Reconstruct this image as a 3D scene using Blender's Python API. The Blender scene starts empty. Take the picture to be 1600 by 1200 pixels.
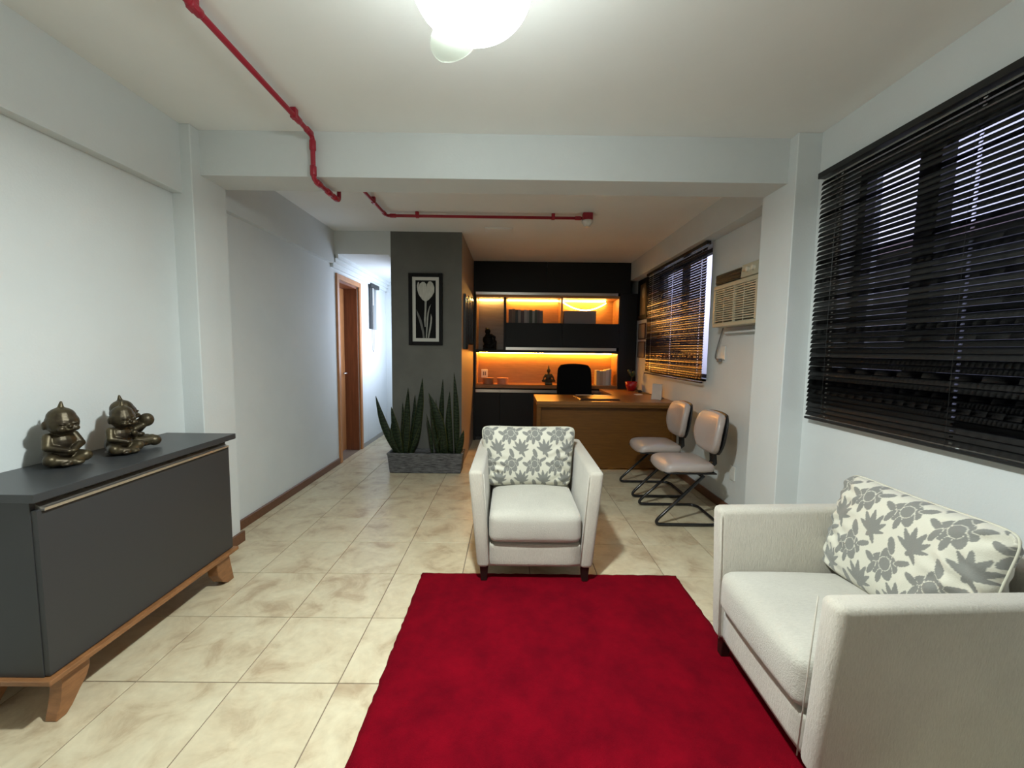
import bpy, bmesh, math, random
import numpy as np
from mathutils import Vector, Matrix
R = math.radians
PI = math.pi
random.seed(7)
S = bpy.context.scene
COL = S.collection

# ------------------------------------------------------------ camera, world, light
f_px, pit, yaw, rol = 643.7, 0.0830, 0.0045, 0.0123
cp, sp, cy, sy = math.cos(pit), math.sin(pit), math.cos(yaw), math.sin(yaw)
fwd = Vector((sy*cp, cy*cp, -sp)); right = Vector((cy, -sy, 0)); up = right.cross(fwd)
r2 = right*math.cos(rol) + up*math.sin(rol); u2 = up*math.cos(rol) - right*math.sin(rol)
cam_d = bpy.data.cameras.new('camera'); cam = bpy.data.objects.new('camera', cam_d); COL.objects.link(cam)
M = Matrix((r2, u2, -fwd)).transposed().to_4x4(); M.translation = Vector((0, 0, 1.361))
cam.matrix_world = M
cam_d.sensor_width = 36; cam_d.lens = 36*f_px/1600; cam_d.clip_start = .05
S.camera = cam

S.view_settings.view_transform = 'Standard'; S.view_settings.look = 'None'
S.view_settings.gamma = 1; S.view_settings.use_curve_mapping = False
S.view_settings.exposure = 1.78

LAMP_E = 8.8          # ceiling globe emission
LED_E = 56.0           # LED strip emission
LED_UP = 22.0
CORR_W = 7.5          # added corridor fill light on the partition side, watts
SKY = .75

w = bpy.data.worlds.new('overcast'); S.world = w; w.use_nodes = True
nt = w.node_tree; nt.nodes.clear()
o = nt.nodes.new('ShaderNodeOutputWorld'); b = nt.nodes.new('ShaderNodeBackground')
tc = nt.nodes.new('ShaderNodeTexCoord'); sx = nt.nodes.new('ShaderNodeSeparateXYZ'); cr = nt.nodes.new('ShaderNodeValToRGB')
cr.color_ramp.elements[0].position = .45; cr.color_ramp.elements[0].color = (.12, .12, .13, 1)
cr.color_ramp.elements[1].position = .55; cr.color_ramp.elements[1].color = (.70, .68, .98, 1)
mp = nt.nodes.new('ShaderNodeMapRange'); mp.inputs[1].default_value = -1; mp.inputs[2].default_value = 1
nt.links.new(tc.outputs['Generated'], sx.inputs[0]); nt.links.new(sx.outputs[2], mp.inputs[0])
nt.links.new(mp.outputs[0], cr.inputs[0]); nt.links.new(cr.outputs[0], b.inputs[0]); nt.links.new(b.outputs[0], o.inputs[0])
b.inputs[1].default_value = SKY

def area(name, loc, sx_, sy_, watts, col, rot=(0, 0, 0)):
    l = bpy.data.lights.new(name, 'AREA'); l.shape = 'RECTANGLE'; l.size = sx_; l.size_y = sy_
    l.energy = watts; l.color = col
    ob = bpy.data.objects.new(name, l); ob.location = loc; ob.rotation_euler = rot; COL.objects.link(ob); return ob
area('corridor_fill', (-1.352, 5.75, 1.62), 1.2, 1.1, CORR_W, (.70, .80, 1.0), (0, R(90), 0))  # added area light, stands in for an unseen source brightening the corridor
DOWN = area('lamp_down_fill', (-.12, 1.25, 2.262), .12, .12, 19.0, (.93, 1.0, .97)); DOWN.data.shape = 'DISK'  # extra disc added below the globe to throw more light downwards

# ------------------------------------------------------------ materials
def newmat(name):
    m = bpy.data.materials.new(name); m.use_nodes = True
    return m, m.node_tree, m.node_tree.nodes['Principled BSDF']
def nd(t, k, **kw):
    n = t.nodes.new(k)
    for a, v in kw.items(): setattr(n, a, v)
    return n
def mat(name, col, rough=.5, metal=0., spec=.5, bump=0., bscale=60., var=0., vscale=4., stretch=None, sheen=0., rand=0., coat=0., col2=None, trans=0.):
    m, t, p = newmat(name)
    p.inputs['Base Color'].default_value = (*col, 1); p.inputs['Roughness'].default_value = rough
    p.inputs['Metallic'].default_value = metal; p.inputs['Specular IOR Level'].default_value = spec
    p.inputs['Coat Weight'].default_value = coat
    p.inputs['Sheen Weight'].default_value = sheen; p.inputs['Sheen Roughness'].default_value = .5
    if bump or var:
        tcn = nd(t, 'ShaderNodeTexCoord'); mpn = nd(t, 'ShaderNodeMapping')
        t.links.new(tcn.outputs['Object'], mpn.inputs[0])
        if stretch: mpn.inputs['Scale'].default_value = stretch
    if var:
        nz = nd(t, 'ShaderNodeTexNoise'); nz.inputs['Scale'].default_value = vscale; nz.inputs['Detail'].default_value = 6
        nz.inputs['Roughness'].default_value = .6
        t.links.new(mpn.outputs[0], nz.inputs['Vector'])
        rp = nd(t, 'ShaderNodeValToRGB'); c2 = col2 or tuple(c*(1-var) for c in col)
        rp.color_ramp.elements[0].position = .35; rp.color_ramp.elements[0].color = (*c2, 1)
        rp.color_ramp.elements[1].position = .68; rp.color_ramp.elements[1].color = (*col, 1)
        t.links.new(nz.outputs[0], rp.inputs[0]); out = rp.outputs[0]
        t.links.new(out, p.inputs['Base Color'])
    if rand:
        oi = nd(t, 'ShaderNodeObjectInfo'); hs = nd(t, 'ShaderNodeHueSaturation')
        mr = nd(t, 'ShaderNodeMapRange'); mr.inputs[3].default_value = 1-rand; mr.inputs[4].default_value = 1+rand
        t.links.new(oi.outputs['Random'], mr.inputs[0]); t.links.new(mr.outputs[0], hs.inputs['Value'])
        if var: t.links.new(out, hs.inputs['Color'])
        else: hs.inputs['Color'].default_value = (*col, 1)
        t.links.new(hs.outputs[0], p.inputs['Base Color'])
    if bump:
        nb = nd(t, 'ShaderNodeTexNoise'); nb.inputs['Scale'].default_value = bscale; nb.inputs['Detail'].default_value = 3
        t.links.new(mpn.outputs[0], nb.inputs['Vector'])
        bp = nd(t, 'ShaderNodeBump'); bp.inputs['Strength'].default_value = bump; bp.inputs['Distance'].default_value = .003
        t.links.new(nb.outputs[0], bp.inputs['Height']); t.links.new(bp.outputs[0], p.inputs['Normal'])
    return m
def emat(name, col, e):
    m, t, p = newmat(name)
    p.inputs['Base Color'].default_value = (*col, 1); p.inputs['Emission Color'].default_value = (*col, 1)
    p.inputs['Emission Strength'].default_value = e; return m
def vcmat(name, rough=.9, sheen=.3, bump=.5, bscale=260, attr='print'):
    m, t, p = newmat(name); a = nd(t, 'ShaderNodeVertexColor', layer_name=attr)
    t.links.new(a.outputs[0], p.inputs['Base Color']); p.inputs['Roughness'].default_value = rough
    p.inputs['Sheen Weight'].default_value = sheen
    tcn = nd(t, 'ShaderNodeTexCoord'); nb = nd(t, 'ShaderNodeTexNoise'); nb.inputs['Scale'].default_value = bscale
    t.links.new(tcn.outputs['Object'], nb.inputs['Vector'])
    bp = nd(t, 'ShaderNodeBump'); bp.inputs['Strength'].default_value = bump; bp.inputs['Distance'].default_value = .002
    t.links.new(nb.outputs[0], bp.inputs['Height']); t.links.new(bp.outputs[0], p.inputs['Normal']); return m

PAINT = mat('wall_paint', (.67, .71, .71), .75, bump=.22, bscale=90, var=.05, vscale=2.2, spec=.25)
CEILP = mat('ceiling_paint', (.87, .89, .87), .85, bump=.12, bscale=60, var=.04, vscale=1.5, spec=.2)
GREYP = mat('grey_wall_paint', (.15, .15, .135), .75, bump=.3, bscale=70, var=.15, vscale=3, spec=.25)
TAUPE = mat('taupe_wall_paint', (.36, .30, .25), .6, bump=.15, bscale=70)
GROUT = mat('grout', (.20, .15, .11), .9)
TILE = None
SKIRT = mat('skirting_wood', (.16, .062, .028), .35, var=.35, vscale=6, stretch=(1, 12, 12))
SKIRTG = mat('skirting_grey', (.33, .33, .32), .5)
WOOD = mat('honey_wood', (.18, .072, .011), .35, var=.28, vscale=5, stretch=(1.2, 1.2, 14), bump=.05, bscale=40)
WOODH = mat('honey_wood_across', (.30, .13, .038), .3, var=.28, vscale=5, stretch=(1.2, 14, 14))
DWOOD = mat('door_frame_wood', (.50, .22, .085), .32, var=.25, vscale=5, stretch=(12, 12, 1.2))
DLEAF = mat('door_leaf_wood', (.23, .075, .03), .4, var=.35, vscale=4, stretch=(14, 14, 1))
CWOOD = mat('cabinet_foot_wood', (.30, .135, .052), .4, var=.3, vscale=6, stretch=(3, 3, 12))
GRAPH = mat('graphite_laminate', (.036, .037, .039), .42, bump=.06, bscale=500, spec=.4)
GRAPHT = mat('graphite_top', (.036, .039, .042), .34, spec=.5)
GRAPHD = mat('dark_graphite_laminate', (.011, .0112, .0115), .5, spec=.22)
NICHE = mat('niche_wood', (.48, .23, .065), .45, var=.22, vscale=4, stretch=(1.2, 1.2, 14))
NICHEG = mat('niche_grey_wood', (.22, .19, .17), .5, var=.2, vscale=4, stretch=(1, 1, 10))
ALU = mat('brushed_aluminium', (.62, .58, .53), .28, metal=.9)
RED = mat('red_pipe_enamel', (.33, .012, .03), .35, bump=.1, bscale=50)
BRONZE = mat('bronze_patina', (.10, .080, .042), .42, metal=.6, var=.6, vscale=14, col2=(.03, .022, .014), bump=.2, bscale=60)
BLACK = mat('black_plastic', (.012, .012, .013), .45)
BLKMET = mat('black_tube_metal', (.010, .010, .011), .22, spec=.6)
BLKFAB = mat('black_mesh_fabric', (.004, .004, .004), .9, spec=.1)
DARKFIG = mat('dark_statue_stone', (.004, .004, .004), .6, spec=.2)
VINYL = mat('taupe_vinyl', (.44, .385, .36), .28, bump=.1, bscale=200, spec=.5)
LEG = mat('espresso_leg_wood', (.012, .006, .005), .35)
WHITE = mat('white_plastic', (.72, .72, .68), .4)
IVORY = mat('ivory_plastic', (.42, .41, .31), .42)
IVDARK = mat('vent_dark', (.022, .026, .022), .55, spec=.25)
PAPER = mat('paper', (.75, .74, .72), .7)
BLACKFR = mat('black_picture_frame', (.004, .004, .004), .6, spec=.2)
MAT_W = mat('picture_mount', (.60, .60, .55), .6)
PRINTB = mat('picture_black', (.004, .004, .004), .7, spec=.15)
TUL1 = mat('tulip_light_grey', (.52, .52, .46), .5, var=.25, vscale=16, stretch=(4, 1, 1))
TUL2 = mat('tulip_mid_grey', (.36, .36, .32), .5, var=.3, vscale=16, stretch=(4, 1, 1))
TUL3 = mat('tulip_dark_grey', (.14, .14, .13), .5, var=.3, vscale=16, stretch=(4, 1, 1))
POT = mat('slate_weave', (.20, .20, .205), .7, var=.6, vscale=7, stretch=(2.2, 2.2, 26), col2=(.022, .022, .024), bump=1., bscale=22)
SOIL = mat('soil', (.02, .014, .009), .95, bump=.8, bscale=80)
LEATHER = mat('brown_leather', (.05, .022, .014), .3)
TERRA = mat('salmon_box', (.55, .22, .13), .55)
TERRA2 = mat('brown_box', (.30, .13, .07), .55)
REDV = mat('red_vase', (.35, .008, .01), .25)
GREYBOX = mat('grey_archive_box', (.21, .19, .19), .6)
ALUFR = mat('dark_window_frame', (.018, .018, .02), .4)
BLIND = mat('charcoal_slat', (.012, .013, .0135), .36, spec=.4, metal=.1)
BLIND2 = mat('brown_black_slat', (.018, .014, .014), .27, spec=.5, metal=.3)
CORD = mat('grey_cord', (.16, .16, .16), .6)
FACADE = mat('neighbour_render', (.20, .20, .21), .8, var=.3, vscale=1.5)
GLASSM, t, p = newmat('window_glass'); t.nodes.remove(p)
tr = nd(t, 'ShaderNodeBsdfTransparent'); gl = nd(t, 'ShaderNodeBsdfGlossy'); gl.inputs['Roughness'].default_value = .02
mx = nd(t, 'ShaderNodeMixShader'); mx.inputs[0].default_value = .07
tr.inputs[0].default_value = (.86, .88, .9, 1)
t.links.new(tr.outputs[0], mx.inputs[1]); t.links.new(gl.outputs[0], mx.inputs[2]); t.links.new(mx.outputs[0], t.nodes['Material Output'].inputs[0])
GLOBE = emat('lamp_opal_glass', (.92, 1.0, .97), LAMP_E)
LED = emat('led_strip_warm', (1.0, .43, .06), LED_E)
LED2 = emat('led_strip_warm_bright', (1.0, .55, .14), LED_UP)
PETAL, t, p = newmat('frosted_glass_petal')
p.inputs['Base Color'].default_value = (.85, .9, .84, 1); p.inputs['Roughness'].default_value = .35
p.inputs['Transmission Weight'].default_value = .75; p.inputs['IOR'].default_value = 1.2

# tile
TILE, t, p = newmat('beige_ceramic_tile')
tcn = nd(t, 'ShaderNodeTexCoord'); oi = nd(t, 'ShaderNodeObjectInfo'); ad = nd(t, 'ShaderNodeVectorMath', operation='MULTIPLY_ADD')
geo = nd(t, 'ShaderNodeNewGeometry')
cmb = nd(t, 'ShaderNodeCombineXYZ'); t.links.new(oi.outputs['Random'], cmb.inputs[2])
ad.inputs[1].default_value = (0, 0, 37); t.links.new(cmb.outputs[0], ad.inputs[0]); t.links.new(geo.outputs['Position'], ad.inputs[2])
n1 = nd(t, 'ShaderNodeTexNoise'); n1.inputs['Scale'].default_value = 5.5; n1.inputs['Detail'].default_value = 5; n1.inputs['Roughness'].default_value = .62; n1.inputs['Distortion'].default_value = .6
t.links.new(ad.outputs[0], n1.inputs['Vector'])
r1 = nd(t, 'ShaderNodeValToRGB'); e = r1.color_ramp.elements
e[0].position = .30; e[0].color = (.415, .32, .205, 1); e[1].position = .62; e[1].color = (.63, .565, .40, 1)
x = e.new(.46); x.color = (.57, .49, .335, 1)
t.links.new(n1.outputs[0], r1.inputs[0])
n2 = nd(t, 'ShaderNodeTexNoise'); n2.inputs['Scale'].default_value = 28; n2.inputs['Detail'].default_value = 4
t.links.new(ad.outputs[0], n2.inputs['Vector'])
hs = nd(t, 'ShaderNodeHueSaturation'); mr = nd(t, 'ShaderNodeMapRange'); mr.inputs[3].default_value = .86; mr.inputs[4].default_value = 1.12
t.links.new(n2.outputs[0], mr.inputs[0]); t.links.new(mr.outputs[0], hs.inputs['Value']); t.links.new(r1.outputs[0], hs.inputs['Color'])
t.links.new(hs.outputs[0], p.inputs['Base Color']); p.inputs['Roughness'].default_value = .33; p.inputs['Specular IOR Level'].default_value = .45
bpn = nd(t, 'ShaderNodeBump'); bpn.inputs['Strength'].default_value = .12; bpn.inputs['Distance'].default_value = .002
t.links.new(n1.outputs[0], bpn.inputs['Height']); t.links.new(bpn.outputs[0], p.inputs['Normal'])

# carpet
CARPET, t, p = newmat('red_carpet_pile')
tcn = nd(t, 'ShaderNodeTexCoord')
n1 = nd(t, 'ShaderNodeTexNoise'); n1.inputs['Scale'].default_value = 5; n1.inputs['Detail'].default_value = 8; n1.inputs['Roughness'].default_value = .7
t.links.new(tcn.outputs['Object'], n1.inputs['Vector'])
r1 = nd(t, 'ShaderNodeValToRGB'); e = r1.color_ramp.elements
e[0].position = .3; e[0].color = (.10, .001, .006, 1); e[1].position = .7; e[1].color = (.205, .0015, .009, 1)
t.links.new(n1.outputs[0], r1.inputs[0]); t.links.new(r1.outputs[0], p.inputs['Base Color'])
p.inputs['Roughness'].default_value = 1; p.inputs['Specular IOR Level'].default_value = .05
p.inputs['Sheen Weight'].default_value = .04; p.inputs['Sheen Tint'].default_value = (1, .05, .1, 1)
n2 = nd(t, 'ShaderNodeTexNoise'); n2.inputs['Scale'].default_value = 320; t.links.new(tcn.outputs['Object'], n2.inputs['Vector'])
bpn = nd(t, 'ShaderNodeBump'); bpn.inputs['Strength'].default_value = .8; bpn.inputs['Distance'].default_value = .004
t.links.new(n2.outputs[0], bpn.inputs['Height']); t.links.new(bpn.outputs[0], p.inputs['Normal'])

# chenille upholstery
def chenille(name, col, stretch):
    m, t, p = newmat(name); tcn = nd(t, 'ShaderNodeTexCoord'); mpn = nd(t, 'ShaderNodeMapping'); mpn.inputs['Scale'].default_value = stretch
    t.links.new(tcn.outputs['Object'], mpn.inputs[0])
    a = nd(t, 'ShaderNodeTexNoise'); a.inputs['Scale'].default_value = 26; a.inputs['Detail'].default_value = 6; a.inputs['Roughness'].default_value = .7
    t.links.new(mpn.outputs[0], a.inputs['Vector'])
    c = nd(t, 'ShaderNodeTexNoise'); c.inputs['Scale'].default_value = 3.5; c.inputs['Detail'].default_value = 3; t.links.new(tcn.outputs['Object'], c.inputs['Vector'])
    r = nd(t, 'ShaderNodeValToRGB'); e = r.color_ramp.elements
    e[0].position = .3; e[0].color = (*[v*.72 for v in col], 1); e[1].position = .7; e[1].color = (*col, 1)
    ml = nd(t, 'ShaderNodeMath', operation='ADD'); m2 = nd(t, 'ShaderNodeMath', operation='MULTIPLY'); m2.inputs[1].default_value = .5
    t.links.new(a.outputs[0], ml.inputs[0]); t.links.new(c.outputs[0], ml.inputs[1]); t.links.new(ml.outputs[0], m2.inputs[0])
    t.links.new(m2.outputs[0], r.inputs[0]); t.links.new(r.outputs[0], p.inputs['Base Color'])
    p.inputs['Roughness'].default_value = .95; p.inputs['Sheen Weight'].default_value = .35; p.inputs['Specular IOR Level'].default_value = .1
    bn = nd(t, 'ShaderNodeBump'); bn.inputs['Strength'].default_value = .9; bn.inputs['Distance'].default_value = .004
    t.links.new(a.outputs[0], bn.inputs['Height']); t.links.new(bn.outputs[0], p.inputs['Normal']); return m
CHEN = chenille('greige_chenille', (.59, .555, .47), (7, 7, 2))
CHENS = chenille('greige_chenille_seat', (.59, .57, .495), (7, 2, 7))

# ------------------------------------------------------------ helpers
def tag(o, label=None, cat=None, group=None, kind=None):
    if label: o['label'] = label
    if cat: o['category'] = cat
    if group: o['group'] = group
    if kind: o['kind'] = kind
    return o
def link(name, me, parent=None):
    o = bpy.data.objects.new(name, me); COL.objects.link(o)
    if parent: o.parent = parent
    return o
def obj(name, bm, m, parent=None, smooth=False, loc=None, rot=None, sub=0):
    bmesh.ops.recalc_face_normals(bm, faces=bm.faces[:])
    me = bpy.data.meshes.new(name); bm.to_mesh(me); bm.free()
    for x in (m if isinstance(m, (list, tuple)) else [m]): me.materials.append(x)
    if smooth:
        me.polygons.foreach_set('use_smooth', [True]*len(me.polygons))
    o = link(name, me, parent)
    if loc: o.location = loc
    if rot: o.rotation_euler = rot
    if sub:
        s = o.modifiers.new('s', 'SUBSURF'); s.levels = sub; s.render_levels = sub
    return o
def thing(name, label, cat, loc=(0, 0, 0), rz=0, group=None):
    o = bpy.data.objects.new(name, None); COL.objects.link(o); o.location = loc; o.rotation_euler = (0, 0, rz)
    o.empty_display_size = .1
    return tag(o, label, cat, group)
def bx(bm, x0, x1, y0, y1, z0, z1, bev=0, seg=1):
    vs = [bm.verts.new((x, y, z)) for x in (x0, x1) for y in (y0, y1) for z in (z0, z1)]
    F = [(0, 1, 3, 2), (4, 6, 7, 5), (0, 4, 5, 1), (2, 3, 7, 6), (0, 2, 6, 4), (1, 5, 7, 3)]
    fs = [bm.faces.new([vs[i] for i in f]) for f in F]
    if bev:
        es = list({e for f in fs for e in f.edges})
        bmesh.ops.bevel(bm, geom=es, offset=bev, segments=seg, profile=.5, affect='EDGES')
    return bm
def box(x0, x1, y0, y1, z0, z1, bev=0, seg=1):
    return bx(bmesh.new(), x0, x1, y0, y1, z0, z1, bev, seg)
def hexa(bm, P, bev=0, seg=2):
    """P: 8 points ordered bottom ring (4, ccw) then top ring (4)"""
    vs = [bm.verts.new(p) for p in P]
    F = [(3, 2, 1, 0), (4, 5, 6, 7), (0, 1, 5, 4), (1, 2, 6, 5), (2, 3, 7, 6), (3, 0, 4, 7)]
    fs = [bm.faces.new([vs[i] for i in f]) for f in F]
    if bev:
        es = list({e for f in fs for e in f.edges})
        bmesh.ops.bevel(bm, geom=es, offset=bev, segments=seg, profile=.5, affect='EDGES')
    return bm
def prism(bm, pts, axis, a, b, bev=0, seg=2):
    """extrude polygon pts (2D) between a and b along axis"""
    def P(u, v, w): return {'x': (w, u, v), 'y': (u, w, v), 'z': (u, v, w)}[axis]
    A = [bm.verts.new(P(u, v, a)) for u, v in pts]; B = [bm.verts.new(P(u, v, b)) for u, v in pts]
    n = len(pts); fs = [bm.faces.new(A), bm.faces.new(B[::-1])]
    for i in range(n): fs.append(bm.faces.new((A[i], A[(i+1) % n], B[(i+1) % n], B[i])))
    if bev:
        es = list({e for f in fs for e in f.edges})
        bmesh.ops.bevel(bm, geom=es, offset=bev, segments=seg, profile=.5, affect='EDGES')
    return bm
def tube(bm, pts, r, n=10, closed=False):
    pts = [Vector(p) for p in pts]; N = len(pts); rings = []
    rr = r if isinstance(r, (list, tuple)) else [r]*N
    ref = None
    for i, p in enumerate(pts):
        if closed: d = pts[(i+1) % N]-pts[i-1]
        else: d = pts[min(i+1, N-1)]-pts[max(i-1, 0)]
        d.normalize()
        if ref is None:
            ref = Vector((0, 0, 1)) if abs(d.z) < .9 else Vector((1, 0, 0))
        a = (ref - d*ref.dot(d)).normalized(); ref = a; c = d.cross(a)
        rings.append([bm.verts.new(p + (a*math.cos(2*PI*k/n)+c*math.sin(2*PI*k/n))*rr[i]) for k in range(n)])
    for i in range(N if closed else N-1):
        A, B = rings[i], rings[(i+1) % N]
        for k in range(n): bm.faces.new((A[k], A[(k+1) % n], B[(k+1) % n], B[k]))
    if not closed:
        bm.faces.new(rings[0][::-1]); bm.faces.new(rings[-1])
    return bm
def fillet(pts, r, n=6, closed=False):
    pts = [Vector(p) for p in pts]; out = []; N = len(pts)
    for i, p in enumerate(pts):
        if not closed and i in (0, N-1): out.append(p); continue
        a, c = pts[i-1], pts[(i+1) % N]
        da, dc = (a-p), (c-p); q = min(r, da.length*.45, dc.length*.45)
        A, Cc = p+da.normalized()*q, p+dc.normalized()*q
        for k in range(n+1):
            s = k/n; out.append(A*(1-s)**2+p*2*s*(1-s)+Cc*s*s)
    return out
def lathe(bm, prof, n=24, c=(0, 0, 0), cap=True):
    rings = []
    for r, z in prof:
        rings.append([bm.verts.new((c[0]+r*math.cos(2*PI*k/n), c[1]+r*math.sin(2*PI*k/n), c[2]+z)) for k in range(n)])
    for A, B in zip(rings, rings[1:]):
        for k in range(n): bm.faces.new((A[k], A[(k+1) % n], B[(k+1) % n], B[k]))
    if cap: bm.faces.new(rings[0][::-1]); bm.faces.new(rings[-1])
    return bm
def ell(bm, c, r, rot=(0, 0, 0), u=16, v=10):
    from mathutils import Euler
    Mx = Matrix.Translation(c) @ Euler(rot).to_matrix().to_4x4() @ Matrix.Diagonal((*r, 1))
    bmesh.ops.create_uvsphere(bm, u_segments=u, v_segments=v, radius=1, matrix=Mx)
    return bm
def limb(bm, a, c, ra, rc):
    tube(bm, [Vector(a).lerp(Vector(c), s) for s in (0, .33, .66, 1)], [ra, ra*.66+rc*.34, ra*.34+rc*.66, rc], 12)
    ell(bm, a, (ra,)*3, u=12, v=8); ell(bm, c, (rc,)*3, u=12, v=8); return bm
def remeshed(o, vox, smooth=4):
    m = o.modifiers.new('r', 'REMESH'); m.mode = 'VOXEL'; m.voxel_size = vox; m.use_smooth_shade = True
    s = o.modifiers.new('s', 'SMOOTH'); s.factor = .6; s.iterations = smooth
    return o
def struct(name, bm, m, parent=None, smooth=False):
    o = obj(name, bm, m, parent, smooth)
    if not parent: o['kind'] = 'structure'
    return o

# ------------------------------------------------------------ room shell
ZC = 2.64
LW, RW, YN, YF = -2.0, 1.87, -1.6, 6.65
fl = struct('floor', box(LW-.2, RW+.2, YN-.1, YF+.15, -.12, -.0035), GROUT)
GX, GY, TS, GAP = -1.5056, 1.5727, .41, .0045
full = None; ntile = 0
for i in range(-3, 10):
    for j in range(-8, 14):
        x0, x1 = GX+i*TS+GAP/2, GX+(i+1)*TS-GAP/2; y0, y1 = GY+j*TS+GAP/2, GY+(j+1)*TS-GAP/2
        xa, xb, ya, yb = max(x0, LW), min(x1, RW), max(y0, YN), min(y1, YF)
        if xb-xa < .02 or yb-ya < .02: continue
        if (xa, xb, ya, yb) == (x0, x1, y0, y1):
            if full is None:
                tb = box(-(TS-GAP)/2, (TS-GAP)/2, -(TS-GAP)/2, (TS-GAP)/2, -.008, 0)
                es = [e for e in tb.edges if all(v.co.z > -.001 for v in e.verts)]
                bmesh.ops.bevel(tb, geom=es, offset=.0012, segments=1, affect='EDGES')
                oo = obj('tile', tb, TILE, fl); full = oo.data
            else: oo = link('tile', full, fl)
            oo.location = ((x0+x1)/2, (y0+y1)/2, random.uniform(-.0004, .0002))
        else:
            oo = obj('tile', box(xa-(xa+xb)/2, xb-(xa+xb)/2, ya-(ya+yb)/2, yb-(ya+yb)/2, -.008, 0), TILE, fl)
            oo.location = ((xa+xb)/2, (ya+yb)/2, -.0001)
        ntile += 1
struct('ceiling', box(LW-.2, RW+.2, YN-.1, YF+.1, ZC, ZC+.12), CEILP)
# near room
struct('wall_left', box(LW-.2, -1.99, YN, 2.5, 0, ZC), PAINT)
struct('trim_1', box(-1.99, -1.93, YN, 2.5, 2.25, ZC), PAINT)
struct('wall_back', box(LW-.2, RW+.2, YN-.15, YN, 0, ZC), PAINT)
# columns and beam
struct('column', box(LW-.2, -1.87, 2.5, 2.79, 0, ZC, .004), PAINT)
struct('column', box(1.66, RW+.2, 2.5, 2.82, 0, ZC, .004), PAINT)
struct('ceiling_beam', box(-1.87, 1.66, 2.57, 2.80, 2.38, ZC), PAINT)
# alcove, left wall with a door hole and a slot window
bm = bmesh.new()
DY0, DY1, DZ = 4.825, 5.46, 2.145
WY0, WY1, WZ0, WZ1 = 5.86, 6.2, 1.63, 2.27
bx(bm, LW-.2, LW, 2.79, DY0, 0, ZC); bx(bm, LW-.2, LW, DY0, DY1, DZ, ZC); bx(bm, LW-.2, LW, DY1, WY0, 0, ZC)
bx(bm, LW-.2, LW, WY0, WY1, 0, WZ0); bx(bm, LW-.2, LW, WY0, WY1, WZ1, ZC); bx(bm, LW-.2, LW, WY1, YF, 0, ZC)
struct('wall_left', bm, PAINT)
struct('trim_2', box(LW, -1.955, 2.79, 4.65, 2.29, ZC), PAINT)
# header over the corridor with chamfered trim corners
bm = bmesh.new(); prism(bm, [(-2.0, ZC), (-2.0, 2.36), (-1.975, 2.36), (-1.945, 2.39), (-1.36, 2.39), (-1.335, 2.355), (-1.335, ZC)], 'y', 4.65, 4.75)
struct('trim_3', bm, PAINT)
bm = box(-1.335, -.55, 4.65, YF, 0, ZC)
pw = struct('wall_partition', bm, [GREYP, TAUPE, PAINT])
for pf in pw.data.polygons:
    if pf.normal.x > .9: pf.material_index = 1
    if pf.normal.x < -.9: pf.material_index = 2
struct('ceiling', box(-2.0, -1.335, 4.75, YF, 2.39, 2.45), PAINT)
struct('wall_end', box(LW-.2, -1.335, YF, YF+.1, 0, ZC), PAINT)
bm = bmesh.new()
for k, (d, h0, h1) in enumerate(((.03, 2.25, 2.39), (.055, 2.30, 2.39), (.085, 2.345, 2.39))):
    bx(bm, LW, LW+d, 4.652, YF, h0, h1); bx(bm, LW, -1.335, YF-d, YF, h0, h1)
struct('trim_4', bm, PAINT)
# alcove right wall and lintel
OY0, OY1, OZ0, OZ1 = 3.915, 5.52, 1.10, 2.37
bm = bmesh.new()
bx(bm, RW, RW+.2, 2.82, OY0, 0, ZC); bx(bm, RW, RW+.2, OY0, OY1, 0, OZ0); bx(bm, RW, RW+.2, OY0, OY1, OZ1, ZC); bx(bm, RW, RW+.2, OY1, YF+.1, 0, ZC)
struct('wall_right', bm, PAINT)
struct('trim_5', box(1.74, RW, 2.82, 6.1, 2.385, ZC), PAINT)
struct('wall_front', box(-.55, RW+.2, 6.52, YF+.1, 0, ZC), GREYP)
# near right wall with window
NX = 1.80; QY0, QY1, QZ0, QZ1 = .35, 2.30, 1.04, 2.34
bm = bmesh.new()
bx(bm, NX, NX+.2, YN, QY0, 0, ZC); bx(bm, NX, NX+.2, QY0, QY1, 0, QZ0); bx(bm, NX, NX+.2, QY0, QY1, QZ1, ZC); bx(bm, NX, NX+.2, QY1, 2.5, 0, ZC)
struct('wall_right', bm, PAINT)
# skirting
struct('baseboard_left', box(LW, -1.982, 2.80, 4.76, 0, .072, .003), SKIRT)
bm = bmesh.new(); bx(bm, -1.99, -1.852, 2.482, 2.5, 0, .072); bx(bm, -1.87, -1.852, 2.482, 2.808, 0, .072); bx(bm, -1.99, -1.972, 2.3, 2.5, 0, .072); struct('baseboard_left', bm, SKIRT)
struct('baseboard_right', box(RW-.018, RW, 2.82, 4.53, 0, .075, .003), SKIRT)
struct('baseboard_left', box(LW, LW+.014, 5.535, YF-.014, 0, .06), SKIRTG)
struct('baseboard_end', box(LW, -1.335, YF-.014, YF, 0, .06), SKIRTG)

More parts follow.
